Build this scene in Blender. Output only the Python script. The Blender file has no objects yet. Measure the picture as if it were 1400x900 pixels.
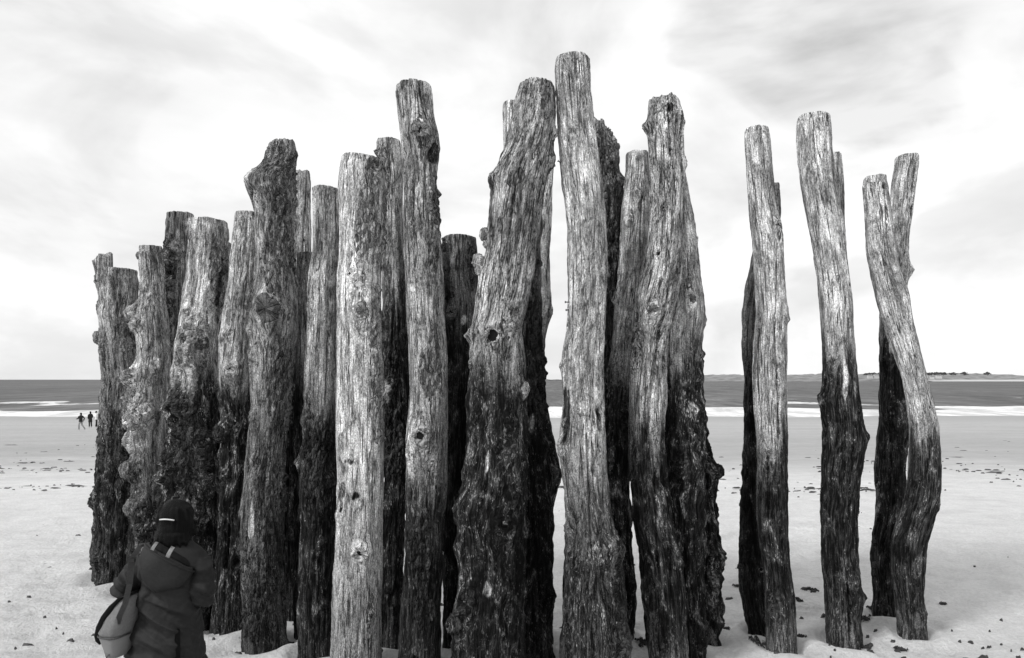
import bpy, bmesh, math, random
import numpy as np
from mathutils import Vector, Matrix
from math import radians, sin, cos, pi

SC = bpy.context.scene
COL = SC.collection

# ------------------------------------------------------------------ camera, sky, sun, exposure
F = 920.0            # focal length in photograph pixels (photograph 1400 x 900)
EYE = 2.4            # eye height above the sand near the posts
HOR = 519.0          # horizon row in the photograph
cam = bpy.data.cameras.new('camera')
cam.sensor_width = 36.0
cam.lens = 36.0 * F / 1400.0
cam.shift_y = (HOR - 450.0) / 1400.0
cam.clip_start = 0.1
cam.clip_end = 40000
camo = bpy.data.objects.new('camera', cam)
COL.objects.link(camo)
camo.location = (0, 0, EYE)
camo.rotation_euler = (radians(90), 0, 0)
SC.camera = camo

SUN_EL, SUN_AZ = 37.0, -125.0     # azimuth measured from +Y clockwise
world = bpy.data.worlds.new('World')
SC.world = world
world.use_nodes = True


class NT:
    """small helper for node trees"""
    def __init__(self, tree):
        self.t = tree
        tree.nodes.clear()

    def n(self, typ, ins=None, **props):
        nd = self.t.nodes.new(typ)
        for k, v in props.items():
            setattr(nd, k, v)
        for k, v in (ins or {}).items():
            s = nd.inputs[k]
            if isinstance(v, bpy.types.NodeSocket):
                self.t.links.new(v, s)
            else:
                s.default_value = v
        return nd

    def math(self, op, a, b=0.0, c=0.0, clamp=False):
        return self.n('ShaderNodeMath', {0: a, 1: b, 2: c}, operation=op, use_clamp=clamp).outputs[0]

    def vmath(self, op, a, b=(0, 0, 0)):
        return self.n('ShaderNodeVectorMath', {0: a, 1: b}, operation=op).outputs[0]

    def noise(self, vec, scale=1.0, detail=3.0, rough=0.55, dist=0.0):
        return self.n('ShaderNodeTexNoise', {'Vector': vec, 'Scale': scale, 'Detail': detail,
                                             'Roughness': rough, 'Distortion': dist}).outputs[0]

    def sstep(self, v, a, b, lo=0.0, hi=1.0):
        return self.n('ShaderNodeMapRange', {0: v, 1: a, 2: b, 3: lo, 4: hi},
                      interpolation_type='SMOOTHSTEP').outputs[0]

    def lin(self, v, a, b, lo=0.0, hi=1.0):
        return self.n('ShaderNodeMapRange', {0: v, 1: a, 2: b, 3: lo, 4: hi}).outputs[0]

    def mix(self, f, a, b):
        nd = self.n('ShaderNodeMix', {0: f, 2: a, 3: b})
        return nd.outputs[0]

    def link(self, a, b):
        self.t.links.new(a, b)


def build_world():
    w = NT(world.node_tree)
    out = w.n('ShaderNodeOutputWorld')
    sky = w.n('ShaderNodeTexSky', sky_type='NISHITA')
    sky.sun_disc = False
    sky.sun_elevation = radians(SUN_EL)
    sky.sun_rotation = radians(SUN_AZ)
    bw = w.n('ShaderNodeRGBToBW', {0: sky.outputs[0]}).outputs[0]     # monochrome photograph
    d = w.n('ShaderNodeTexCoord').outputs['Generated']
    sep = w.n('ShaderNodeSeparateXYZ', {0: d})
    dn = w.vmath('NORMALIZE', d)
    p = w.vmath('MULTIPLY', dn, (2.3, 2.3, 4.6))

    def layer(q):
        big = w.noise(w.vmath('ADD', q, (1.3, 4.1, 0.0)), 1.0, 7, 0.52, 0.45)
        return big
    n1 = layer(p)
    n1u = layer(w.vmath('ADD', p, (-0.10, 0.0, 0.20)))
    n2 = w.noise(w.vmath('MULTIPLY', dn, (5.0, 5.0, 16.0)), 1.0, 6, 0.5, 0.2)
    # overcast of soft billows: bright tops, grey undersides
    under = w.math('SUBTRACT', n1u, n1)
    cloud = w.lin(n1, 0.36, 0.62, 5.2, 6.1)
    cloud = w.math('SUBTRACT', cloud, w.lin(under, -0.03, 0.10, -0.15, 0.6))
    cloud = w.math('ADD', cloud, w.lin(n2, 0.3, 0.7, -0.35, 0.35))
    # a heavier grey cloud bank high up to the right
    bank = w.n('ShaderNodeVectorMath', {0: dn, 1: Vector((0.42, 0.80, 0.64)).normalized()[:]},
               operation='DOT_PRODUCT').outputs['Value']
    bn = w.math('ADD', bank, w.math('MULTIPLY', w.math('SUBTRACT', n1, 0.5), 0.20))
    bm_ = w.sstep(bn, 0.968, 0.990, 0.0, 0.8)
    cloud = w.mix(bm_, cloud, w.lin(n2, 0.38, 0.62, 2.9, 4.9))
    val = w.mix(0.97, bw, cloud)
    bg = w.n('ShaderNodeBackground', {0: val, 1: 0.1})
    w.link(bg.outputs[0], out.inputs[0])


build_world()
sl = bpy.data.lights.new('sun', 'SUN')
sl.energy = 1.5
sl.angle = radians(14)
sl.color = (1.0, 1.0, 1.0)
so = bpy.data.objects.new('sun', sl)
COL.objects.link(so)
az, el = radians(SUN_AZ), radians(SUN_EL)
sd = Vector((sin(az) * cos(el), cos(az) * cos(el), sin(el)))
so.rotation_euler = sd.to_track_quat('Z', 'Y').to_euler()
so.location = sd * 60
SC.view_settings.view_transform = 'Standard'
SC.view_settings.look = 'None'
SC.view_settings.exposure = 0.8
SC.view_settings.gamma = 1.0

# ------------------------------------------------------------------ numpy noise
_rng = np.random.RandomState(7)
_perm = np.concatenate([_rng.permutation(256)] * 3).astype(np.int32)
_grad = _rng.normal(size=(256, 3))
_grad /= np.linalg.norm(_grad, axis=1)[:, None]
_jit = _rng.rand(256, 3)


def gnoise(P):
    """gradient noise, roughly -1..1"""
    P = np.asarray(P, dtype=np.float64)
    I = np.floor(P).astype(np.int32)
    f = P - I
    u = f * f * f * (f * (f * 6 - 15) + 10)
    I &= 255
    res = 0
    for dx in (0, 1):
        wx = u[..., 0] if dx else 1 - u[..., 0]
        px = _perm[I[..., 0] + dx]
        for dy in (0, 1):
            wy = u[..., 1] if dy else 1 - u[..., 1]
            py = _perm[px + I[..., 1] + dy]
            for dz in (0, 1):
                wz = u[..., 2] if dz else 1 - u[..., 2]
                h = _perm[py + I[..., 2] + dz]
                g = _grad[h]
                res = res + wx * wy * wz * (g[..., 0] * (f[..., 0] - dx) + g[..., 1] * (f[..., 1] - dy)
                                            + g[..., 2] * (f[..., 2] - dz))
    return res * 1.6


def fbm(P, oct=3, gain=0.5):
    s, a, t = 0, 1.0, 0
    for i in range(oct):
        s = s + a * gnoise(P * (2.03 ** i) + i * 17.3)
        t += a
        a *= gain
    return s / t


def worley(P):
    """F2-F1 of jittered cells"""
    I = np.floor(P).astype(np.int32)
    f1 = np.full(P.shape[:-1], 9.0)
    f2 = f1.copy()
    for dx in (-1, 0, 1):
        for dy in (-1, 0, 1):
            for dz in (-1, 0, 1):
                J = I + np.array([dx, dy, dz])
                h = _perm[_perm[_perm[J[..., 0] & 255] + (J[..., 1] & 255)] + (J[..., 2] & 255)]
                d = np.sum((J + _jit[h] - P) ** 2, axis=-1)
                m = d < f1
                f2 = np.where(m, f1, np.minimum(f2, d))
                f1 = np.where(m, d, f1)
    return np.sqrt(f2) - np.sqrt(f1)


def smooth01(x):
    x = np.clip(x, 0, 1)
    return x * x * (3 - 2 * x)


# ------------------------------------------------------------------ object helpers
def tag(o, label=None, cat=None, group=None, kind=None):
    if label: o['label'] = label
    if cat: o['category'] = cat
    if group: o['group'] = group
    if kind: o['kind'] = kind
    return o


def thing(name, label, cat, loc=(0, 0, 0), group=None, rz=0.0):
    o = bpy.data.objects.new(name, None)
    o.empty_display_size = 0.2
    COL.objects.link(o)
    o.location = loc
    o.rotation_euler = (0, 0, rz)
    return tag(o, label, cat, group)


def link(name, me, mat=None, parent=None, smooth=True):
    o = bpy.data.objects.new(name, me)
    COL.objects.link(o)
    if mat is not None:
        for m in (mat if isinstance(mat, (list, tuple)) else [mat]):
            if m.name not in [x.name for x in me.materials if x]:
                me.materials.append(m)
    if parent is not None: o.parent = parent
    if smooth and len(me.polygons):
        me.polygons.foreach_set('use_smooth', np.ones(len(me.polygons), dtype=bool))
    return o


def np_mesh(name, V, Q=None, T=None, attrs=None, vattrs=None):
    """mesh from arrays: V (n,3), quads Q, triangles T"""
    me = bpy.data.meshes.new(name)
    V = np.asarray(V, dtype=np.float32)
    Q = np.zeros((0, 4), np.int32) if Q is None else np.asarray(Q, np.int32)
    T = np.zeros((0, 3), np.int32) if T is None else np.asarray(T, np.int32)
    me.vertices.add(len(V))
    me.vertices.foreach_set('co', V.ravel())
    loops = np.concatenate([Q.ravel(), T.ravel()])
    me.loops.add(len(loops))
    me.loops.foreach_set('vertex_index', loops.astype(np.int32))
    me.polygons.add(len(Q) + len(T))
    st = np.concatenate([np.arange(len(Q)) * 4, len(Q) * 4 + np.arange(len(T)) * 3]).astype(np.int32)
    me.polygons.foreach_set('loop_start', st)
    for k, v in (attrs or {}).items():
        a = me.attributes.new(k, 'FLOAT', 'POINT')
        a.data.foreach_set('value', np.asarray(v, np.float32).ravel())
    for k, v in (vattrs or {}).items():
        a = me.attributes.new(k, 'FLOAT_VECTOR', 'POINT')
        a.data.foreach_set('vector', np.asarray(v, np.float32).ravel())
    me.update(calc_edges=True)
    me.validate()
    return me


def grid_quads(nr, nc, wrap=True):
    i = np.arange(nr - 1)[:, None]
    j = np.arange(nc if wrap else nc - 1)[None, :]
    j2 = (j + 1) % nc
    a = i * nc + j
    b = i * nc + j2
    c = (i + 1) * nc + j2
    d = (i + 1) * nc + j
    return np.stack([a, b, c, d], -1).reshape(-1, 4)


def at(px, py, Y):
    return Vector(((px - 700.0) * Y / F, Y, EYE - (py - HOR) * Y / F))


# ------------------------------------------------------------------ materials
def new_mat(name):
    m = bpy.data.materials.new(name)
    m.use_nodes = True
    return m, NT(m.node_tree)


def finish(w, col, rough=0.85, bump=None, bstr=0.5, bdist=0.01, spec=0.3, **extra):
    out = w.n('ShaderNodeOutputMaterial')
    ins = {'Base Color': col, 'Roughness': rough, 'Specular IOR Level': spec}
    ins.update(extra)
    b = w.n('ShaderNodeBsdfPrincipled', ins)
    if bump is not None:
        bn = w.n('ShaderNodeBump', {'Height': bump, 'Strength': bstr, 'Distance': bdist})
        w.link(bn.outputs[0], b.inputs['Normal'])
    w.link(b.outputs[0], out.inputs[0])


def gray(w, v):
    return w.n('ShaderNodeCombineColor', {0: v, 1: v, 2: v}).outputs[0]


def wood_material():
    m, w = new_mat('weathered_oak')
    tc = w.n('ShaderNodeAttribute', attribute_name='tc').outputs['Vector']
    tone = w.n('ShaderNodeAttribute', attribute_name='tone').outputs['Fac']
    wet = w.n('ShaderNodeAttribute', attribute_name='wet').outputs['Fac']
    fib = w.noise(w.vmath('MULTIPLY', tc, (105, 105, 8)), 1, 5, 0.7, 0.4)
    fib2 = w.noise(w.vmath('MULTIPLY', tc, (34, 34, 3.0)), 1, 5, 0.65, 0.6)
    fleck = w.noise(w.vmath('MULTIPLY', tc, (150, 150, 30)), 1, 3, 0.65, 0.3)
    spk = w.noise(w.vmath('MULTIPLY', tc, (170, 170, 80)), 1, 3, 0.65)
    blot = w.noise(w.vmath('MULTIPLY', tc, (11, 11, 4.5)), 1, 6, 0.68, 0.8)
    style = w.n('ShaderNodeAttribute', attribute_name='style').outputs['Fac']
    salty = w.n('ShaderNodeAttribute', attribute_name='salt').outputs['Fac']
    # dry silvered timber
    k = w.mix(style, w.lin(fib, 0.3, 0.72, 0.5, 1.4), w.math('MULTIPLY', w.lin(fib, 0.3, 0.72, 0.25, 1.6), w.lin(fib2, 0.3, 0.7, 0.6, 1.25)))
    k = w.math('MULTIPLY', k, w.lin(spk, 0.3, 0.7, 0.3, 1.6))
    k = w.math('MULTIPLY', k, w.lin(blot, 0.3, 0.7, 0.22, 1.75))
    dry = w.math('MULTIPLY', tone, k)
    spl = w.noise(w.vmath('MULTIPLY', tc, (23, 23, 0.8)), 1, 3, 0.6, 0.25)
    split = w.sstep(w.math('ABSOLUTE', w.math('SUBTRACT', spl, 0.5)), 0.024, 0.006)
    split = w.math('MULTIPLY', split, w.sstep(blot, 0.42, 0.52))
    # weather-blackened checks and flecks along the grain
    st = w.sstep(w.math('ADD', w.math('MULTIPLY', fib, 0.5), w.math('MULTIPLY', fib2, 0.5)), 0.465, 0.39)
    fk = w.sstep(w.math('ADD', w.math('MULTIPLY', fleck, 0.65), w.math('MULTIPLY', blot, 0.35)), 0.485, 0.42)
    dry = w.mix(w.math('MULTIPLY', w.math('MAXIMUM', w.math('MAXIMUM', w.math('MULTIPLY', st, style), w.math('MULTIPLY', fk, w.lin(style, 0, 1, 0.55, 1.0))), split), 0.9), dry, 0.012)
    # wet, algae covered timber below the tide mark: black with thin worn streaks
    worn = w.math('ADD', w.math('MULTIPLY', fib, 0.45), w.math('MULTIPLY', blot, 0.55))
    worn = w.sstep(worn, 0.45, 0.66)
    salt = w.math('ADD', w.math('MULTIPLY', fleck, 0.5), w.math('MULTIPLY', blot, 0.5))
    salt = w.sstep(w.math('ADD', salt, w.math('MULTIPLY', salty, 0.055)), 0.59, 0.66)
    ribn = w.noise(w.vmath('MULTIPLY', tc, (70, 70, 2.4)), 1, 4, 0.65, 0.3)
    rib = w.math('MULTIPLY', w.sstep(ribn, 0.50, 0.66), w.math('MULTIPLY', w.lin(blot, 0.35, 0.6, 0.25, 1.0), w.lin(wet, 0.6, 1.0, 0.85, 0.32)))
    wetc = w.mix(worn, 0.005, w.math('MULTIPLY', tone, 0.18))
    wetc = w.mix(rib, wetc, w.math('MULTIPLY', tone, 0.36))
    wetc = w.mix(salt, wetc, w.math('MULTIPLY', tone, 0.75))
    wetc = w.math('MULTIPLY', wetc, w.lin(spk, 0.3, 0.7, 0.4, 1.5))
    nz = w.math('ADD', w.math('MULTIPLY', w.math('SUBTRACT', fib2, 0.5), 0.8),
                w.math('MULTIPLY', w.math('SUBTRACT', blot, 0.5), 2.0))
    nz = w.math('ADD', nz, w.math('MULTIPLY', w.math('SUBTRACT', fleck, 0.5), 0.7))
    wm = w.sstep(w.math('ADD', wet, nz), 0.30, 0.70)
    col = w.mix(wm, dry, wetc)
    h = w.math('ADD', w.math('MULTIPLY', fib, 0.8), w.math('MULTIPLY', spk, 0.35))
    h = w.math('ADD', h, w.math('MULTIPLY', fib2, 1.0))
    h = w.math('ADD', h, w.math('MULTIPLY', fleck, 0.6))
    h = w.math('SUBTRACT', h, w.math('MULTIPLY', split, 0.9))
    finish(w, gray(w, col), rough=w.mix(wm, 0.9, 0.7), bump=h, bstr=1.0, bdist=0.022,
           spec=w.mix(wm, 0.1, 0.08))
    return m


def bark_material():
    m, w = new_mat('old_bark')
    tc = w.n('ShaderNodeAttribute', attribute_name='tc').outputs['Vector']
    tone = w.n('ShaderNodeAttribute', attribute_name='tone').outputs['Fac']
    wet = w.n('ShaderNodeAttribute', attribute_name='wet').outputs['Fac']
    q = w.vmath('MULTIPLY', tc, (55, 55, 12))
    q = w.n('ShaderNodeVectorMath', {0: q, 1: w.n('ShaderNodeTexNoise', {'Vector': q, 'Scale': 0.8}).outputs['Color']},
            operation='ADD').outputs[0]
    vor = w.n('ShaderNodeTexVoronoi', {'Vector': q, 'Scale': 1.0}, feature='DISTANCE_TO_EDGE').outputs['Distance']
    cell = w.n('ShaderNodeTexVoronoi', {'Vector': q, 'Scale': 1.0}, feature='F1').outputs['Color']
    cell = w.n('ShaderNodeSeparateColor', {0: cell}).outputs[0]
    spk = w.noise(w.vmath('MULTIPLY', tc, (130, 130, 60)), 1, 4, 0.65)
    c = w.math('MULTIPLY', w.lin(cell, 0, 1, 0.35, 1.6), w.lin(spk, 0.3, 0.7, 0.3, 1.6))
    c = w.math('MULTIPLY', c, w.math('MULTIPLY', tone, 0.55))
    c = w.math('MULTIPLY', c, w.lin(wet, 0.3, 0.8, 1.0, 0.22))
    h = w.math('ADD', w.sstep(vor, 0.0, 0.22), w.math('MULTIPLY', spk, 0.5))
    finish(w, gray(w, c), rough=0.9, bump=h, bstr=1.0, bdist=0.04, spec=0.06)
    return m


def knot_material():
    m, w = new_mat('knot_wood')
    oc = w.n('ShaderNodeTexCoord').outputs['Object']
    tone = w.n('ShaderNodeAttribute', attribute_name='tone', attribute_type='OBJECT').outputs['Fac']
    sep = w.n('ShaderNodeSeparateXYZ', {0: oc})
    rr = w.math('SQRT', w.math('ADD', w.math('POWER', sep.outputs[0], 2.0), w.math('POWER', sep.outputs[1], 2.0)))
    nz = w.noise(oc, 45, 4, 0.6)
    ring = w.math('SINE', w.math('ADD', w.math('MULTIPLY', rr, 620.0), w.math('MULTIPLY', nz, 9.0)))
    ang = w.math('ARCTAN2', sep.outputs[1], sep.outputs[0])
    rad = w.n('ShaderNodeTexNoise', {'W': w.math('ADD', w.math('MULTIPLY', ang, 2.6), w.math('MULTIPLY', nz, 0.6)), 'Scale': 1.0, 'Detail': 3.0}, noise_dimensions='1D').outputs[0]
    star = w.sstep(w.math('ABSOLUTE', w.math('SUBTRACT', rad, 0.5)), 0.03, 0.006)
    c = w.math('MULTIPLY', tone, w.lin(ring, -1, 1, 0.75, 1.15))
    c = w.mix(w.math('MULTIPLY', star, 0.85), c, 0.012)
    blo = w.noise(oc, 16, 4, 0.65)
    c = w.math('MULTIPLY', c, w.lin(blo, 0.3, 0.7, 0.35, 1.6))
    c = w.math('MULTIPLY', c, w.lin(w.noise(oc, 120, 3), 0.3, 0.7, 0.55, 1.35))
    h = w.math('ADD', w.math('MULTIPLY', ring, 0.2), w.noise(oc, 70, 5, 0.7))
    h = w.math('SUBTRACT', h, star)
    finish(w, gray(w, c), rough=0.85, bump=h, bstr=1.0, bdist=0.016, spec=0.1)
    return m


def plain_material(name, v, rough=0.8, ns=40.0, amp=0.35, bs=0.3, bd=0.004, spec=0.3, detail=4, stretch=(1, 1, 1)):
    m, w = new_mat(name)
    oc = w.vmath('MULTIPLY', w.n('ShaderNodeTexCoord').outputs['Object'], stretch)
    n = w.noise(oc, ns, detail, 0.6)
    c = w.math('MULTIPLY', v, w.lin(n, 0.25, 0.75, 1 - amp, 1 + amp))
    finish(w, gray(w, c), rough=rough, bump=n, bstr=bs, bdist=bd, spec=spec)
    return m


def sand_material():
    m, w = new_mat('sand')
    pos = w.n('ShaderNodeNewGeometry').outputs['Position']
    sep = w.n('ShaderNodeSeparateXYZ', {0: pos})
    y = sep.outputs[1]
    n1 = w.noise(w.vmath('MULTIPLY', pos, (0.12, 0.35, 1)), 1, 5, 0.6)
    n2 = w.noise(pos, 2.2, 5, 0.6)
    n3 = w.noise(pos, 26, 5, 0.7)
    n4 = w.noise(pos, 240, 3, 0.7)
    v = w.math('MULTIPLY', 0.84, w.lin(n2, 0.3, 0.7, 0.92, 1.06))
    v = w.math('MULTIPLY', v, w.lin(n3, 0.3, 0.7, 0.86, 1.1))
    v = w.math('MULTIPLY', v, w.lin(n4, 0.3, 0.7, 0.88, 1.1))
    # slightly darker mottling in random patches
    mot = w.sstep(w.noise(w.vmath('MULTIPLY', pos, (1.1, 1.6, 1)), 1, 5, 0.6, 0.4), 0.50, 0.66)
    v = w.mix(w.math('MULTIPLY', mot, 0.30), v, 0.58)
    # damp foreshore nearer the water
    yy = w.math('ADD', y, w.math('MULTIPLY', w.math('SUBTRACT', n1, 0.5), 16.0))
    damp = w.sstep(yy, 15.0, 30.0)
    v = w.mix(damp, v, w.math('MULTIPLY', w.lin(n1, 0.3, 0.7, 0.40, 0.48), w.lin(n2, 0.3, 0.7, 0.93, 1.07)))
    # sodden strip at the water's edge
    edge = w.sstep(w.math('ADD', y, w.math('MULTIPLY', w.math('SUBTRACT', n1, 0.5), 30.0)), 78, 104)
    v = w.mix(edge, v, 0.36)
    # small dark specks of weed and shell
    sp = w.sstep(w.noise(w.vmath('MULTIPLY', pos, (1, 0.7, 1)), 9.0, 2, 0.5), 0.75, 0.78)
    v = w.mix(w.math('MULTIPLY', sp, 0.55), v, 0.10)
    h = w.math('ADD', w.math('MULTIPLY', n3, 1.0), w.math('MULTIPLY', n4, 0.3))
    h = w.math('ADD', h, w.math('MULTIPLY', n2, 1.6))
    finish(w, gray(w, v), rough=w.mix(edge, 0.95, 0.6), bump=h, bstr=0.9, bdist=0.07, spec=0.1)
    return m


def sea_material():
    m, w = new_mat('sea_water')
    pos = w.n('ShaderNodeNewGeometry').outputs['Position']
    foam = w.n('ShaderNodeAttribute', attribute_name='foam').outputs['Fac']
    n1 = w.noise(w.vmath('MULTIPLY', pos, (0.42, 0.045, 1)), 1, 4, 0.65)
    n2 = w.noise(w.vmath('MULTIPLY', pos, (0.10, 0.008, 1)), 1, 5, 0.65)
    n3 = w.noise(w.vmath('MULTIPLY', pos, (0.25, 0.07, 1)), 1, 6, 0.7)
    v = w.math('MULTIPLY', 0.085, w.lin(n1, 0.3, 0.7, 0.35, 1.75))
    n4 = w.noise(w.vmath('MULTIPLY', pos, (0.018, 0.0016, 1)), 1, 5, 0.65)
    v = w.math('MULTIPLY', v, w.lin(n2, 0.3, 0.7, 0.55, 1.45))
    v = w.math('MULTIPLY', v, w.lin(n4, 0.3, 0.7, 0.7, 1.3))
    caps = w.sstep(w.math('ADD', w.math('MULTIPLY', n1, 0.75), w.math('MULTIPLY', n2, 0.25)), 0.63, 0.69)
    fm = w.sstep(w.math('ADD', foam, w.math('MULTIPLY', w.math('SUBTRACT', n3, 0.5), 1.1)), 0.42, 0.62)
    fm = w.math('MAXIMUM', fm, w.math('MULTIPLY', caps, 0.5))
    v = w.mix(fm, v, w.lin(n3, 0.35, 0.6, 0.86, 0.5))
    h = w.math('ADD', n1, w.math('MULTIPLY', n3, 0.5))
    finish(w, gray(w, v), rough=w.mix(fm, 0.55, 0.9), bump=h, bstr=1.0, bdist=0.6, spec=0.12)
    return m


M = {}
M['wood'] = wood_material()
M['bark'] = bark_material()
M['knot'] = knot_material()
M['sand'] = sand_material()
M['sea'] = sea_material()
M['shade_rot'] = plain_material('shade_rot_wood', 0.012, 0.95, 90, 0.5, 0.8, 0.01, 0.05)  # decayed wood, kept near-black to paint shade inside knot hollows
M['iron'] = plain_material('rusty_iron', 0.05, 0.7)
M['weed'] = plain_material('dark_seaweed', 0.035, 0.5, 30, 0.5, 0.4, 0.01)
M['hill'] = plain_material('far_land', 0.22, 0.95, 0.035, 0.55, 0.5, 3.0, 0.1, 6, (1, 1, 2.5))
M['islet'] = plain_material('islet_rock', 0.12, 0.95, 0.05, 0.4, 0.5, 2.0, 0.1)
M['strand'] = plain_material('far_strand', 0.5, 0.95, 0.03, 0.1, 0.1, 1.0, 0.1)
M['render_wall'] = plain_material('pale_render', 0.5, 0.9, 0.5, 0.06, 0.1, 0.02, 0.2)
M['slate'] = plain_material('slate_roof', 0.16, 0.7, 0.8, 0.25, 0.2, 0.05, 0.3)
M['pane'] = plain_material('window_glass', 0.05, 0.2, 0.5, 0.2, 0.0, 0.01, 0.5)
M['leaf'] = plain_material('far_foliage', 0.075, 0.9, 0.3, 0.5, 0.5, 0.4, 0.1)
M['stem'] = plain_material('tree_bark', 0.10, 0.9, 1.0)
M['coat'] = plain_material('coat_cloth', 0.011, 0.7, 55, 0.35, 0.5, 0.006, 0.3, 6)
M['lining'] = plain_material('black_lining', 0.004, 0.9, 60, 0.3)
M['hair'] = plain_material('black_hair', 0.003, 0.5, 90, 0.6, 0.9, 0.012, 0.12, 4, (3, 3, 0.35))
M['skin'] = plain_material('skin', 0.38, 0.55, 60, 0.08, 0.15, 0.003)
M['trouser'] = plain_material('dark_trousers', 0.03, 0.85, 60, 0.25)
M['boot'] = plain_material('boot_leather', 0.02, 0.45, 30, 0.2)
M['canvas'] = plain_material('grey_canvas', 0.15, 0.8, 70, 0.2, 0.4, 0.004)
M['webbing'] = plain_material('grey_webbing', 0.13, 0.8, 120, 0.2, 0.4, 0.003)
M['bagbase'] = plain_material('smooth_bag_base', 0.19, 0.6, 20, 0.08, 0.1, 0.003)
M['bagflap'] = plain_material('dark_bag_flap', 0.06, 0.7, 40, 0.2)
M['buckle'] = plain_material('black_buckle', 0.015, 0.35)
M['white'] = plain_material('white_tape', 0.8, 0.6, 60, 0.05)
M['metal'] = plain_material('pale_metal', 0.6, 0.3, 60, 0.08, 0.1, 0.001, 0.6)
M['whitecloth'] = plain_material('white_cloth', 0.7, 0.85, 20, 0.1)
M['greycloth'] = plain_material('grey_cloth', 0.3, 0.85, 20, 0.15)
M['darkcloth'] = plain_material('dark_cloth', 0.02, 0.85, 20, 0.2)


# ------------------------------------------------------------------ the setting: beach, sea, coast
SEA = -3.6
_py = np.array([-60, -20, 3, 9.5, 20, 40, 74, 106, 112, 160, 260])
_pz = np.array([0.6, 0.3, 0.0, 0.0, -0.45, -1.3, -2.75, -3.53, -3.66, -4.5, -5.0])
POST_FEET = []      # (x, y, radius) for the scour round each post


def ground_z(x, y):
    x = np.asarray(x, float)
    y = np.asarray(y, float)
    z = np.interp(y, _py, _pz)
    zero = np.zeros_like(z)
    near = np.clip(1.3 - np.abs(y - 7) / 22.0, 0.15, 1)
    z = z + 0.07 * near * fbm(np.stack([x * 0.55, y * 0.8, zero + 2.2], -1), 3)
    z = z + 0.050 * near * fbm(np.stack([x * 3.2, y * 4.6, zero + 8.2], -1), 3)
    # scuffs and old footprints
    n = gnoise(np.stack([x * 2.6, y * 2.2, zero + 31.7], -1))
    z = z + 0.010 * near * fbm(np.stack([x * 8.0, y * 9.0, zero + 18.2], -1), 2)
    z = z - 0.05 * near * smooth01((n - 0.32) / 0.25)
    # shallow bars across the foreshore
    z = z + 0.05 * np.clip((y - 14) / 20, 0, 1) * gnoise(np.stack([x * 0.03, y * 0.18, zero + 5.5], -1))
    z = z + 0.16 * np.clip((y - 70) / 30, 0, 1) * fbm(np.stack([x * 0.05, y * 0.05, zero + 55.5], -1), 3)
    for fx, fy, r in POST_FEET:
        d = np.hypot(x - fx, y - fy) / r
        z = z - 0.03 * np.exp(-((d - 1.15) / 0.35) ** 2) + 0.035 * np.exp(-((d - 2.0) / 0.6) ** 2)
    return z


def gz(x, y):
    return float(ground_z(np.array([x]), np.array([y]))[0])


def build_beach():
    ys = np.concatenate([np.linspace(-60, 2.5, 14), np.arange(3.0, 11.5, 0.035),
                         11.5 * (160 / 11.5) ** np.linspace(0, 1, 90), [260]])
    xs = np.arange(-6.8, 6.8, 0.045)
    side = 6.85 * (900 / 6.85) ** np.linspace(0, 1, 46)
    xs = np.concatenate([-side[::-1], xs, side])
    X, Y = np.meshgrid(xs, ys)
    Z = ground_z(X, Y)
    me = np_mesh('beach', np.stack([X, Y, Z], -1).reshape(-1, 3), grid_quads(len(ys), len(xs), False))
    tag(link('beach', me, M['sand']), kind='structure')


def build_sea():
    ys = 100 * (24000 / 100) ** (np.linspace(0, 1, 300) ** 1.5)
    us = np.linspace(-1.6, 1.6, 460)
    U, Y = np.meshgrid(us, ys)
    X = U * (Y + 60)
    zero = np.zeros_like(X)
    fade = np.clip(1.5 - Y / 500, 0, 1)
    sw = gnoise(np.stack([X * 0.012, Y * 0.075, zero], -1)) + 0.5 * gnoise(np.stack([X * 0.05, Y * 0.2, zero + 4], -1))
    Z = SEA + 0.16 * fade * sw * np.clip((Y - 118) / 30, 0.05, 1)
    # rollers breaking on the shore
    foam = zero.copy()
    for yc, amp, wd, wob, sd_ in ((116, .10, 4.0, 5, 1.1), (128, .30, 4.5, 7, 5.7), (142, .40, 4.5, 9, 9.3), (168, .35, 4, 12, 14.9), (205, .3, 4, 14, 24.9)):
        yw = yc + wob * fbm(np.stack([X * 0.03, zero + sd_, zero], -1), 4) * 3.2
        g = np.exp(-((Y - yw) / wd) ** 2)
        gate = 1.0 if yc < 130 else smooth01(gnoise(np.stack([X * 0.022, zero + sd_ * 2, zero + 3], -1)) * 1.4 + (0.75 if yc < 140 else 0.35 if yc < 150 else 0.1))
        Z = Z + amp * g * gate
        behind = np.where(Y < yw, np.exp(-((Y - yw) / (wd * 2.4)) ** 2), np.exp(-((Y - yw) / (wd * 0.6)) ** 2))
        foam = np.maximum(foam, behind * gate * (1.0 if yc < 150 else 0.75))
    shore = smooth01((150 + 40 * fbm(np.stack([X * .035, zero + 9, zero], -1), 4) - Y) / 26)
    foam = np.maximum(foam, shore * 0.8)
    me = np_mesh('sea', np.stack([X, Y, Z], -1).reshape(-1, 3), grid_quads(len(ys), len(us), False),
                 attrs={'foam': foam})
    tag(link('sea', me, M['sea']), kind='structure')


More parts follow.
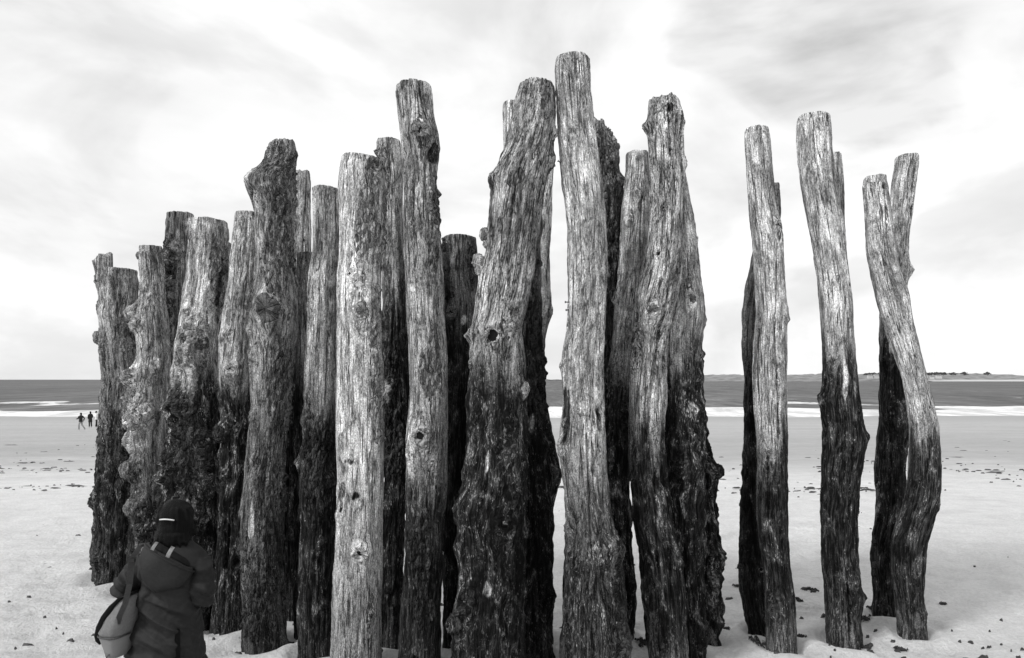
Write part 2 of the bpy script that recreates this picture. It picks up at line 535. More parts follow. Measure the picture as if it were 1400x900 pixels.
def build_coast():
    D = 2200.0
    k = D / F
    # ridge outline in photograph pixels
    px = np.array([950, 975, 1000, 1030, 1060, 1090, 1120, 1150, 1180, 1210, 1240, 1265, 1290, 1330, 1380, 1440, 1520])
    top = np.array([516, 513, 512.4, 510.6, 510.5, 511.6, 511.2, 512, 510, 509.5, 510, 510, 509.5, 508.5, 508.5, 509, 513])
    xs = np.linspace(930, 1540, 420)
    nd = 26
    tt = np.linspace(0, 1, nd)
    X = np.repeat(((xs - 700) * k)[None, :], nd, 0)
    Y = D + (tt[:, None] * 520.0) + 0 * X
    hp = (519.6 - np.interp(xs, px, top, left=519, right=519)) * k * 1.12
    prof = np.sin(np.clip(tt * 1.25, 0, 1) * pi / 2) ** 0.8
    rough = 1 + 0.35 * fbm(np.stack([X * 0.02, Y * 0.02, 0 * X], -1), 4)
    Z = SEA - 1.0 + prof[:, None] * hp[None, :] * rough
    tag(link('hill', np_mesh('hill', np.stack([X, Y, Z], -1).reshape(-1, 3), grid_quads(nd, len(xs), False)), M['hill']),
        kind='structure')
    # pale strand at its foot
    xs2 = np.linspace(1262, 1480, 120)
    X = np.repeat(((xs2 - 700) * k)[None, :], 3, 0)
    Y = np.repeat(np.array([D - 60, D - 20, D + 20.0])[:, None], len(xs2), 1)
    Z = np.repeat(np.array([SEA - 0.5, SEA + 2.6, SEA + 5.4])[:, None], len(xs2), 1) + 0.6 * gnoise(np.stack([X * 0.02, Y * 0.02, 0 * X], -1))
    tag(link('far_strand', np_mesh('strand', np.stack([X, Y, Z], -1).reshape(-1, 3), grid_quads(3, len(xs2), False)), M['strand']),
        kind='structure')
    # low islets on the horizon between the posts
    for a, b, h in ((741, 754, 2.2), (752, 771, 1.8)):
        n = 60
        xs3 = np.linspace(a, b, n)
        kk = 2600 / F
        t = np.linspace(0, 1, n)
        hh = np.sin(t * pi) ** 0.5 * h * kk * (0.85 + 0.4 * gnoise(np.stack([xs3 * 0.6, 0 * xs3, 0 * xs3 + a], -1)))
        rows = 9
        s = np.linspace(0, pi, rows)
        X = np.repeat(((xs3 - 700) * kk)[None], rows, 0)
        Y = 2600 + 30 * (1 - np.cos(s))[:, None] + 0 * X
        Z = SEA - 1 + np.sin(s)[:, None] * (hh + 3.0)[None]
        tag(link('islet', np_mesh('islet', np.stack([X, Y, Z], -1).reshape(-1, 3), grid_quads(rows, n, False)), M['islet']),
            kind='structure')


def box_bm(bm, lo, hi):
    r = bmesh.ops.create_cube(bm, size=1.0)
    for v in r['verts']:
        v.co = Vector([lo[i] + (v.co[i] + 0.5) * (hi[i] - lo[i]) for i in range(3)])


def bm_obj(name, bm, mat, parent=None, smooth=False):
    me = bpy.data.meshes.new(name)
    bm.to_mesh(me)
    bm.free()
    return link(name, me, mat, parent, smooth)


def build_houses_and_trees():
    rnd = random.Random(4)
    D = 2185.0
    k = D / F
    houses = [(1190.5, 513.6, 6.5, 3.0), (1199, 513.0, 7, 3.4), (1206, 513.8, 5, 2.8), (1266, 513.6, 5.5, 3.4),
              (1275, 515, 5, 2.6), (1284.5, 513.8, 7, 3.0)]
    where = ['leftmost, right of the wavy post', 'wide, middle one between the posts',
             'small, just left of the slanting pair of posts', 'right beside the bent last post, on the shore',
             'low, nearest the pale far strand', 'wide, under dark trees, rightmost on the shore']
    wm = rm = None
    for i, (x, y, wpx, hpx) in enumerate(houses):
        b = at(x, y + hpx / 2, D)
        w_, h_ = wpx * k, hpx * k
        t = thing('house', 'tiny pale house on the far coast, ' + where[i], 'house', b, 'houses on the far coast')
        bm = bmesh.new()
        box_bm(bm, (-w_ / 2, 0, -6), (w_ / 2, 9, h_ * 0.62))
        bm_obj('wall', bm, M['render_wall'], t)
        bm = bmesh.new()
        z0, z1 = h_ * 0.62, h_
        vs = [bm.verts.new(c) for c in ((-w_ / 2 - .4, -.5, z0), (w_ / 2 + .4, -.5, z0), (w_ / 2 + .4, 9.5, z0), (-w_ / 2 - .4, 9.5, z0),
                                        (-w_ / 2 + .6, 4.5, z1), (w_ / 2 - .6, 4.5, z1))]
        for f in ((0, 1, 5, 4), (1, 2, 5), (2, 3, 4, 5), (3, 0, 4), (3, 2, 1, 0)):
            bm.faces.new([vs[q] for q in f])
        rf = bm_obj('roof', bm, M['slate'], t)
        bm = bmesh.new()
        box_bm(bm, (w_ * .28, 3.9, z1 - 1.2), (w_ * .28 + .9, 5.1, z1 + 1.0))
        bm_obj('chimney', bm, M['render_wall'], rf)
        for q in range(3):
            bm = bmesh.new()
            xw = -w_ / 2 + w_ * (q + .5) / 3
            box_bm(bm, (xw - .6, -.12, h_ * .22), (xw + .6, 0.05, h_ * .22 + 1.5))
            bm_obj('window', bm, M['pane'], t)
    trees = [(1184, 4.0), (1188, 4.5), (1194, 5.0), (1203, 5.2), (1208, 4.6), (1262, 4.5), (1266, 5.5), (1270, 5.0), (1274, 5.3),
             (1280, 6.0), (1285, 5.6), (1290, 5.8), (1303, 5.6), (1318, 6.2), (1350, 6.0)]
    first = None
    for i, (x, h) in enumerate(trees):
        DD = 2215.0 + (i % 3) * 12
        b = at(x, 513.5, DD)
        q_ = ['leftmost', 'second', 'third', 'fourth', 'fifth', 'sixth', 'seventh']
        if i < 5: lab = 'tiny dark tree on the far coast between wavy and slanting posts, %s from left' % q_[i]
        elif i < 12: lab = 'tiny dark tree on the far coast just right of the bent post, %s from left' % q_[i - 5]
        else: lab = 'tiny dark tree on the far coast at its right end, %s from left' % q_[i - 12]
        t = thing('tree', lab.replace('leftmost from left', 'leftmost'), 'tree', b, 'trees on the far coast')
        hm = h * DD / F * 0.85
        bm = bmesh.new()
        bmesh.ops.create_cone(bm, segments=6, radius1=.6, radius2=.3, depth=hm * .6, cap_ends=True,
                              matrix=Matrix.Translation((0, 0, hm * .2)))
        bm_obj('trunk', bm, M['stem'], t)
        bm = bmesh.new()
        for q in range(60):
            a, e = rnd.uniform(0, 2 * pi), rnd.uniform(-0.6, 1.5)
            r = hm * rnd.uniform(.2, .62)
            c = Vector((cos(a) * cos(e) * r * 1.9, sin(a) * cos(e) * r, hm * .42 + sin(e) * r * .75))
            s = hm * rnd.uniform(.09, .2)
            bmesh.ops.create_icosphere(bm, subdivisions=1, radius=s,
                                       matrix=Matrix.Translation(c) @ Matrix.Rotation(rnd.uniform(0, 3), 4, 'X') @ Matrix.Diagonal((1.3, 1, .7, 1)))
        bm_obj('crown', bm, M['leaf'], t)


# ------------------------------------------------------------------ the posts
def profile(tr, ys):
    tr = np.array(tr, float)
    # light smoothing of the traced outline so that it bends instead of kinking
    fine = np.linspace(tr[0, 0], tr[-1, 0], 400)
    xl = np.interp(fine, tr[:, 0], tr[:, 1])
    xr = np.interp(fine, tr[:, 0], tr[:, 2])
    px = (tr[-1, 0] - tr[0, 0]) / 399
    s = max(4.5 / px, 0.8)
    kx = np.arange(-int(3 * s) - 1, int(3 * s) + 2)
    kr = np.exp(-(kx / s) ** 2 / 2)
    kr /= kr.sum()
    pad = len(kx) // 2

    def sm(a):
        lo = 2 * a[0] - a[1:pad + 1][::-1]
        hi = 2 * a[-1] - a[-pad - 1:-1][::-1]
        return np.convolve(np.concatenate([lo, a, hi]), kr, 'valid')
    return np.interp(ys, fine, sm(xl)), np.interp(ys, fine, sm(xr))


def lathe(name, prof, n, rnd, irr=0.18):
    """irregular lathe about local Z; prof = [(radius, height)]; last point closes to the axis"""
    V, Q, T = [], [], []
    ph = [rnd.uniform(0, 6.28) for _ in range(4)]
    for i, (r, h) in enumerate(prof):
        for j in range(n):
            a = 2 * pi * j / n
            k = 1 + irr * (0.6 * sin(2 * a + ph[0]) + 0.4 * sin(3 * a + ph[1]) + 0.3 * sin(5 * a + ph[2] + i))
            hz = h * (1 + irr * 0.8 * sin(a + ph[3]) + irr * 0.5 * sin(4 * a + ph[1] + i * .5))
            V.append((r * k * cos(a), r * k * sin(a) * 1.12, hz))
    Q = grid_quads(len(prof), n, True)
    V = [(x + .12 * prof[0][0] * sin(7 * y / prof[0][0]), y, z) for x, y, z in V]
    V.append((0, 0, prof[-1][1]))
    c = len(V) - 1
    b = (len(prof) - 1) * n
    T = [(b + j, b + (j + 1) % n, c) for j in range(n)]
    return np_mesh(name, V, Q, T)


def build_post(name_label, Y, tr, seed, wet=(600, 80), pale=0.42, gnarl=0.4, barks=(), burls=(), knots=(), stubs=(),
               pales=(), darks=(), cracks=(), nails=(), tilt=0.0, jag=0.8, lumps=(), style=.6, res=1.0, scour=0.35, grainamp=1.0, wetmax=1.0, salt=None):
    rnd = random.Random(seed)
    k = Y / F
    pale = pale * (1.5 if style < .5 else 1.3)
    if salt is None: salt = min(1.0, gnarl)
    ytop = tr[0][0]
    ybase = HOR + EYE / k
    yend = ybase + 0.35 / k
    tr = [tuple(t) for t in tr]
    if tr[-1][0] < yend:
        tr = tr + [(yend, tr[-1][1], tr[-1][2])]
    hgt = (yend - ytop) * k
    nr = int(hgt / 0.0118 * res)
    nc = int(84 * res)
    ys = np.linspace(ytop, yend, nr)
    xl, xr = profile(tr, ys)
    m7 = ys < ytop + 9
    i7 = int(np.argmax(~m7))
    xl[m7] = xl[m7] * .35 + .65 * (xl[i7] + .6)
    xr[m7] = xr[m7] * .35 + .65 * (xr[i7] - .6)
    cx = (xl + xr) / 2
    hw = (xr - xl) / 2 * k * 0.985
    zs = EYE - (ys - HOR) * k
    ph = np.linspace(0, 2 * pi, nc, endpoint=False)
    th = ph - 0.45 * np.sin(ph)
    TH, ZS = np.meshgrid(th, zs)
    HW = hw[:, None] + 0 * TH
    YS = ys[:, None] + 0 * TH
    off = np.array([seed * 3.17 % 50, seed * 7.31 % 50, seed * 1.93 % 50])
    # grain flows round the knots
    THG = TH.copy()
    feats = []
    burls0 = list(burls)
    burls = list(burls)
    for q in range(int(gnarl * 12)):
        by = rnd.uniform(max(ytop + 60, wet[0] - 120), min(ybase, 890))
        ii = int(np.argmin(abs(ys - by)))
        side = rnd.choice((-1, 1)) * rnd.uniform(.35, .98)
        burls.append((cx[ii] + side * hw[ii] / k, by, rnd.uniform(5, 11), rnd.uniform(2.5, 5.5)))
    for (kx, ky, sz, *rest) in list(knots) + list(burls):
        c_ = np.interp(ky, ys, cx)
        h_ = np.interp(ky, ys, hw) / k
        t_ = math.asin(max(-1, min(1, (kx - c_) / h_)))
        feats.append((t_, EYE - (ky - HOR) * k, sz * k))
        da = np.angle(np.exp(1j * (TH - t_))) * HW
        dz = ZS - feats[-1][1]
        g = np.exp(-(da / (sz * k * 1.3)) ** 2 - (dz / (sz * k * 2.6)) ** 2)
        if len(rest) and isinstance(rest[0], str):
            THG = THG - 0.55 * da / HW * g
        else:
            THG = THG - 0.30 * da / HW * g + g * 0.10 * gnoise(np.stack([TH * 9, ZS * 22, 0 * TH + seed], -1))
    P = np.stack([HW * np.sin(THG), HW * np.cos(THG), ZS], -1) + off
    S = lambda a, b, c: np.array([a, b, c], float)
    d = HW * 0.16 * fbm(P * S(4.2, 4.2, 1.3), 2)
    rg = 1 - 2.2 * np.abs(gnoise(P * S(24, 24, 1.5) + 3))
    rg2 = 1 - 2.2 * np.abs(gnoise(P * S(46, 46, 3.2) + 9))
    gl = grainamp * (0.55 + 0.45 * style) * (1 + 0.9 * smooth01((YS - wet[0]) / 140.0))
    d = d + gl * (0.0055 * rg + 0.003 * rg2)
    cn = gnoise(P * S(9, 9, 0.55) + 21)
    gate = smooth01(gnoise(P * S(4, 4, 1.1) + 40) * 2.2 + 0.3)
    d = d - gl * 0.034 * np.exp(-(cn / 0.045) ** 2) * gate
    low = smooth01((YS - (wet[0] - 60)) / 160.0)
    gn = gnarl ** 1.35 * (0.35 + 0.65 * low)
    d = d + gn * (0.050 * fbm(P * S(8, 8, 5), 3) + 0.016 * (1 - 2 * np.abs(gnoise(P * S(19, 19, 5) + 60))) + 0.02 * (np.minimum(worley(P * S(11, 11, 5) + 70), .8) - .35))
    d = d + 0.0028 * gnoise(P * S(70, 70, 22) + 5)
    tone = pale * (1.06 + 0.95 * fbm(P * S(7, 7, 1.9) + 80, 4) + 0.25 * gnoise(P * S(20, 20, 2.2) + 90))
    # wetness: below the tide mark, running up the grain in tongues
    tongue = 55 * gnoise(P * S(12, 12, 0.9) + 120) + 35 * gnoise(P * S(5, 5, 1.5) + 130)
    wt = smooth01((YS + tongue - wet[0]) / wet[1] * 0.5 + 0.5) * wetmax
    # sand scoured feet
    sc_ = smooth01((YS - (ybase - 120) + 30 * gnoise(P * S(10, 10, 3) + 150)) / 110.0)
    wt = wt * (1 - scour * sc_)
    tone = tone * (1 - 0.35 * sc_)
    for (bx, by, rx, ry) in pales:
        c_ = np.interp(by, ys, cx)
        q = (((cx[:, None] + HW / k * np.sin(TH)) - bx) / rx) ** 2 + ((YS - by) / ry) ** 2
        m_ = smooth01((1.0 - q + 2.2 * fbm(P * S(13, 13, 3.0) + 160, 4)) * 0.8) * (np.cos(TH) > 0)
        tone = tone + (0.78 - tone) * m_ * 0.9
        wt = wt * (1 - 0.8 * m_)
    for (bx, by, rx, ry) in darks:
        q = (((cx[:, None] + HW / k * np.sin(TH)) - bx) / rx) ** 2 + ((YS - by) / ry) ** 2
        m_ = smooth01((1.0 - q + 2.2 * fbm(P * S(13, 13, 4) + 170, 4)) * 0.8) * (np.cos(TH) > 0)
        wt = np.maximum(wt, m_ * 0.9)
        d = d - 0.012 * m_
    for (x0, y0, x1, y1) in cracks:
        tt = np.clip((YS - y0) / (y1 - y0), 0, 1)
        xx = x0 + (x1 - x0) * tt + 1.2 * gnoise(np.stack([YS * .06, 0 * YS, 0 * YS + seed], -1))
        pxx = cx[:, None] + HW / k * np.sin(TH)
        end = smooth01((YS - y0) / 10 + .4) * smooth01((y1 - YS) / 10 + .4)
        g = np.exp(-((pxx - xx) / 1.7) ** 2) * (np.cos(TH) > 0) * end
        d = d - 0.05 * g
    bsum = np.zeros_like(d)
    wq = worley(P * S(24, 24, 22) + 200) if len(burls) else 0
    for (kx, ky, sz, hh), (t_, z_, s_) in zip(burls, feats[len(knots):]):
        da = np.angle(np.exp(1j * (TH - t_))) * HW
        dz = ZS - z_
        q = (da / s_) ** 2 + (dz / s_) ** 2
        g = np.exp(-(q * 0.9) ** 1.5)
        b_ = min(hh, .8 * sz) * k * g * (0.8 + 0.7 * gnoise(P * S(14, 14, 12) + 210) + 0.8 * (np.minimum(wq, .6) - .3))
        bsum = np.where(np.abs(b_) > np.abs(bsum), b_, bsum)
    d = d + bsum
    for (kx, ky, sz, typ), (t_, z_, s_) in zip(knots, feats):
        da = np.angle(np.exp(1j * (TH - t_))) * HW
        dz = ZS - z_
        q = np.sqrt((da / s_) ** 2 + (dz / (s_ * 1.1)) ** 2)
        d = d + s_ * 0.42 * np.exp(-((q - 0.95) / 0.5) ** 2) - s_ * (0.8 if typ == 'hole' else 0.3) * np.exp(-(q / 0.75) ** 4)
        m_ = np.exp(-(q / 1.5) ** 2)
        wt = wt * (1 - 0.5 * m_)
    # sawn head: rounded rim, uneven saw cut, tilted
    e = np.clip((YS - ytop) / 2.5, 0, 1)
    R = (HW + d) * (0.955 + 0.045 * np.sqrt(1 - (1 - e) ** 2))
    ztop = (tilt * np.sin(TH) + jag * (1.2 * gnoise(np.stack([np.sin(TH) * 1.6 + seed, np.cos(TH) * 1.6, 0 * TH], -1))
                                       + 0.5 * gnoise(np.stack([np.sin(TH) * 7 + seed, np.cos(TH) * 7, 0 * TH], -1)))) * k
    Z = ZS + ztop * np.clip(1 - (YS - ytop) / 45.0, 0, 1)
    mea = 0.05 * gnoise(np.stack([zs * 0.7 + seed, 0 * zs, 0 * zs + 3], -1))
    x0 = (np.interp(ybase, ys, cx) - 700) * k
    foot = Vector((x0, Y, 0.0))
    X = (cx[:, None] - 700) * k + R * np.sin(TH) - x0
    Yl = mea[:, None] - R * np.cos(TH) * 0.97
    V = np.stack([X, Yl, Z], -1)
    tc = np.stack([HW * np.sin(THG), HW * np.cos(THG), ZS], -1) + off
    root = thing('wooden_post', name_label, 'post', foot, 'weathered breakwater posts')
    POST_FEET.append((foot.x, foot.y, float(np.interp(ybase, ys, hw))))
    me = np_mesh('trunk', V.reshape(-1, 3), grid_quads(nr, nc)[:, ::-1],
                 attrs={'tone': np.clip(tone, 0.03, 0.82), 'wet': wt, 'salt': np.full(TH.size, salt), 'style': np.full(TH.size, style)}, vattrs={'tc': tc.reshape(-1, 3)})
    link('trunk', me, M['wood'], root)
    # sawn top face
    ring = V[0]
    cen = ring.mean(0)
    rows = []
    for f in (1.0, 0.94, 0.75, 0.5, 0.25):
        rr = cen + (ring - cen) * f
        rr[:, 2] += 0.006 * (1 - f) + (0.004 * gnoise(rr * 30) if f < 1 else 0)
        rows.append(rr)
    Vt = np.concatenate(rows + [cen[None]])
    T = [(4 * nc + (j + 1) % nc, 4 * nc + j, 5 * nc) for j in range(nc)]
    n_ = len(Vt)
    me = np_mesh('sawn_top', Vt, grid_quads(5, nc), np.array(T)[:, ::-1],
                 attrs={'tone': np.full(n_, pale * 0.9), 'wet': np.zeros(n_)}, vattrs={'tc': Vt + off})
    link('sawn_top', me, M['wood'], root)
    # remaining sheets of bark, standing proud of the wood
    for bi, (bx, by, rx, ry) in enumerate(barks):
        pxx = cx[:, None] + HW / k * np.sin(TH)
        fr = np.cos(TH) > -0.15
        q = ((pxx - bx) / rx) ** 2 + ((YS - by) / ry) ** 2
        edge = 0.9 - q + 1.5 * fbm(P * S(8, 8, 2.2) + 300 + bi * 9, 4) + 0.5 * gnoise(P * S(26, 26, 6) + 31)
        m_ = (edge > 0) & fr
        m_[0] = False
        fq = m_[:-1] & np.roll(m_, -1, 1)[:-1] & m_[1:] & np.roll(m_, -1, 1)[1:]
        Qa = grid_quads(nr, nc)[:, ::-1][fq.reshape(-1)]
        if len(Qa) < 8: continue
        wq = worley(P * S(36, 36, 8) + 0.35 * gnoise(P * 20)[..., None])
        th_ = np.clip(edge * 3, 0, 1) * (0.004 + 0.030 * np.minimum(wq * 2.0, 1) + 0.010 * gnoise(P * S(40, 40, 25))) - 0.003
        dirs = np.stack([np.sin(TH), -np.cos(TH) * 0.97, 0 * TH], -1)
        Vb = (V + dirs * th_[..., None]).reshape(-1, 3)
        idx, inv = np.unique(Qa, return_inverse=True)
        me = np_mesh('bark', Vb[idx], inv.reshape(-1, 4),
                     attrs={'tone': np.clip(tone, 0.03, 0.7).reshape(-1)[idx], 'wet': wt.reshape(-1)[idx]},
                     vattrs={'tc': tc.reshape(-1, 3)[idx]})
        link('bark', me, M['bark'], root)

    def surf(px_, py_):
        c_ = np.interp(py_, ys, cx)
        h_ = np.interp(py_, ys, hw)
        t_ = math.asin(max(-.97, min(.97, (px_ - c_) * k / h_)))
        i = int(np.argmin(abs(ys - py_)))
        j = int(np.argmin(abs(np.angle(np.exp(1j * (th - t_))))))
        return Vector(V[i, j]), Vector((sin(t_), -cos(t_), 0)), float(wt[i, j]), float(tone[i, j])

    for (kx, ky, sz, typ) in knots:
        p, nrm, w_, t_ = surf(kx, ky)
        s = sz * k
        if typ == 'hole':
            pr = [(s * 1.12, -s * .3), (s * 1.02, s * .22), (s * .86, s * .36), (s * .7, s * .22), (s * .6, -s * .2), (s * .5, -s * .6), (s * .2, -s * .75)]
        elif typ == 'ring':
            pr = [(s * 1.15, -s * .3), (s * 1.0, s * .16), (s * .82, s * .24), (s * .66, s * .05), (s * .5, s * .14), (s * .3, s * .1), (s * .12, s * .16)]
        else:
            pr = [(s * 1.1, -s * .4), (s * 1.02, s * .15), (s * .92, s * .42), (s * .8, s * .5), (s * .55, s * .44), (s * .3, s * .47), (s * .1, s * .43)]
        me = lathe('knot', pr, 26, rnd, 0.27)
        o = link('knot', me, M['knot'], root)
        q_ = nrm.to_track_quat('Z', 'Y')
        o.rotation_mode = 'QUATERNION'
        o.rotation_quaternion = q_
        base_p = Vector((p.x, p.y, p.z)) + nrm * (s * (0.42 if typ != 'disc' else 0.25))
        o.location = base_p
        o['tone'] = max(0.05, t_ * ((0.5 if typ == 'disc' else 1.25 if typ == 'hole' else .9) - 0.4 * w_))
        if typ in ('hole', 'ring'):
            f_ = .72 if typ == 'hole' else .36
            hp = [(s * f_ * 1.1, -s * .12 if typ == 'hole' else s * .09), (s * f_ * .8, (0 if typ == 'hole' else s * .14)), (s * f_ * .4, -s * .03 if typ == 'hole' else s * .17)]
            link('shade_rot_core', lathe('shade_rot_core', hp, 16, rnd, 0.38), M['shade_rot'], o)  # dark disc paints the shaded inside of a hole, decayed heart in rings
    for (sx, sy, dx, dy, dc, rad, ln) in stubs:
        p, nrm, w_, t_ = surf(sx, sy)
        s = rad * k
        L = ln * k
        pr = [(s * 1.2, -s * 1.6), (s * 1.08, 0.0), (s * 1.0, L * .45), (s * .98, L * .8), (s * .93, L), (s * .7, L * 1.02), (s * .3, L * .98)]
        o = link('branch_stub', lathe('branch_stub', pr, 20, rnd, 0.16), M['knot'], root)
        dv = Vector((dx, -dc, -dy)).normalized()
        o.rotation_mode = 'QUATERNION'
        o.rotation_quaternion = dv.to_track_quat('Z', 'Y')
        o.location = p - nrm * s * (1.0 if dy < -.7 else .4)
        o['tone'] = max(0.05, t_ * (0.8 - 0.6 * w_))
    lumps = list(lumps)
    if gnarl >= .8:
        lumps += [(bx, by, sz * .8) for (bx, by, sz, hh) in burls0 if 11 <= sz <= 16 and hh >= 7]
    for (lx, ly, lr) in lumps:
        c_ = float(np.interp(ly, ys, cx))
        h_ = float(np.interp(ly, ys, hw)) / k
        p, nrm, w_, t_ = surf(lx, ly)
        s = lr * k
        if abs(lx - c_) > h_:                      # grows out past the edge of the trunk
            p = Vector(((lx - 700) * k - x0, p.y, EYE - (ly - HOR) * k))
        me = bpy.data.meshes.new('burl')
        bm = bmesh.new()
        bmesh.ops.create_icosphere(bm, subdivisions=4, radius=1.0)
        bm.to_mesh(me)
        bm.free()
        n_ = len(me.vertices)
        co = np.empty(n_ * 3, np.float32)
        me.vertices.foreach_get('co', co)
        co = co.reshape(-1, 3).astype(float)
        o3 = np.array([rnd.uniform(0, 40), rnd.uniform(0, 40), seed])
        ax = Vector((nrm.x + rnd.uniform(-.4, .4), nrm.y + rnd.uniform(-.3, .3), rnd.uniform(-.4, .4))).normalized()
        cs_ = np.clip(co @ np.array(ax), -1, 1)
        ringd = np.arccos(cs_)
        wl = np.minimum(worley(co * 2.1 + o3), .7)
        dd = 1 + .22 * fbm(co * 1.5 + o3, 3) + .16 * (wl - .3) + .05 * np.sin(ringd * 17 + 5 * gnoise(co * 1.6 + o3)) - .30 * np.exp(-(ringd / .38) ** 2) + .10 * np.exp(-((ringd - .55) / .18) ** 2)
        sh = co * dd[:, None] * np.array([1.0, .85, 1.12]) * s
        me.vertices.foreach_set('co', sh.astype(np.float32).ravel())
        for nm, val in (('tone', np.full(n_, min(.55, t_ * 1.0))), ('wet', np.full(n_, w_ * .8)), ('salt', np.full(n_, salt)), ('style', np.full(n_, .5))):
            a_ = me.attributes.new(nm, 'FLOAT', 'POINT')
            a_.data.foreach_set('value', val.astype(np.float32))
        a_ = me.attributes.new('tc', 'FLOAT_VECTOR', 'POINT')
        sw = sh * .9 + .012 * np.stack([np.cos(ringd * 5), np.sin(ringd * 5), 3 * ringd], -1)
        a_.data.foreach_set('vector', (sw + o3).astype(np.float32).ravel())
        me.update()
        o = link('burl', me, M['wood'], root)
        o.location = p - nrm * s * (.35 if abs(lx - c_) > h_ else .55)
    for (sx, sy, dx, dy, ln) in nails:
        p, nrm, w_, t_ = surf(sx, sy)
        bm = bmesh.new()
        L = ln * k
        bmesh.ops.create_cone(bm, segments=8, radius1=.005, radius2=.004, depth=L, cap_ends=True, matrix=Matrix.Translation((0, 0, L / 2)))
        bmesh.ops.create_cone(bm, segments=10, radius1=.009, radius2=.009, depth=.004, cap_ends=True, matrix=Matrix.Translation((0, 0, L)))
        o = bm_obj('nail', bm, M['iron'], root)
        o.rotation_mode = 'QUATERNION'
        o.rotation_quaternion = Vector((dx, -.25, -dy)).normalized().to_track_quat('Z', 'Y')
        o.location = p - nrm * .01
    return root


def Yb(base):
    """distance of a post whose foot meets the sand at this photograph row"""
    return F * EYE / (base - HOR)


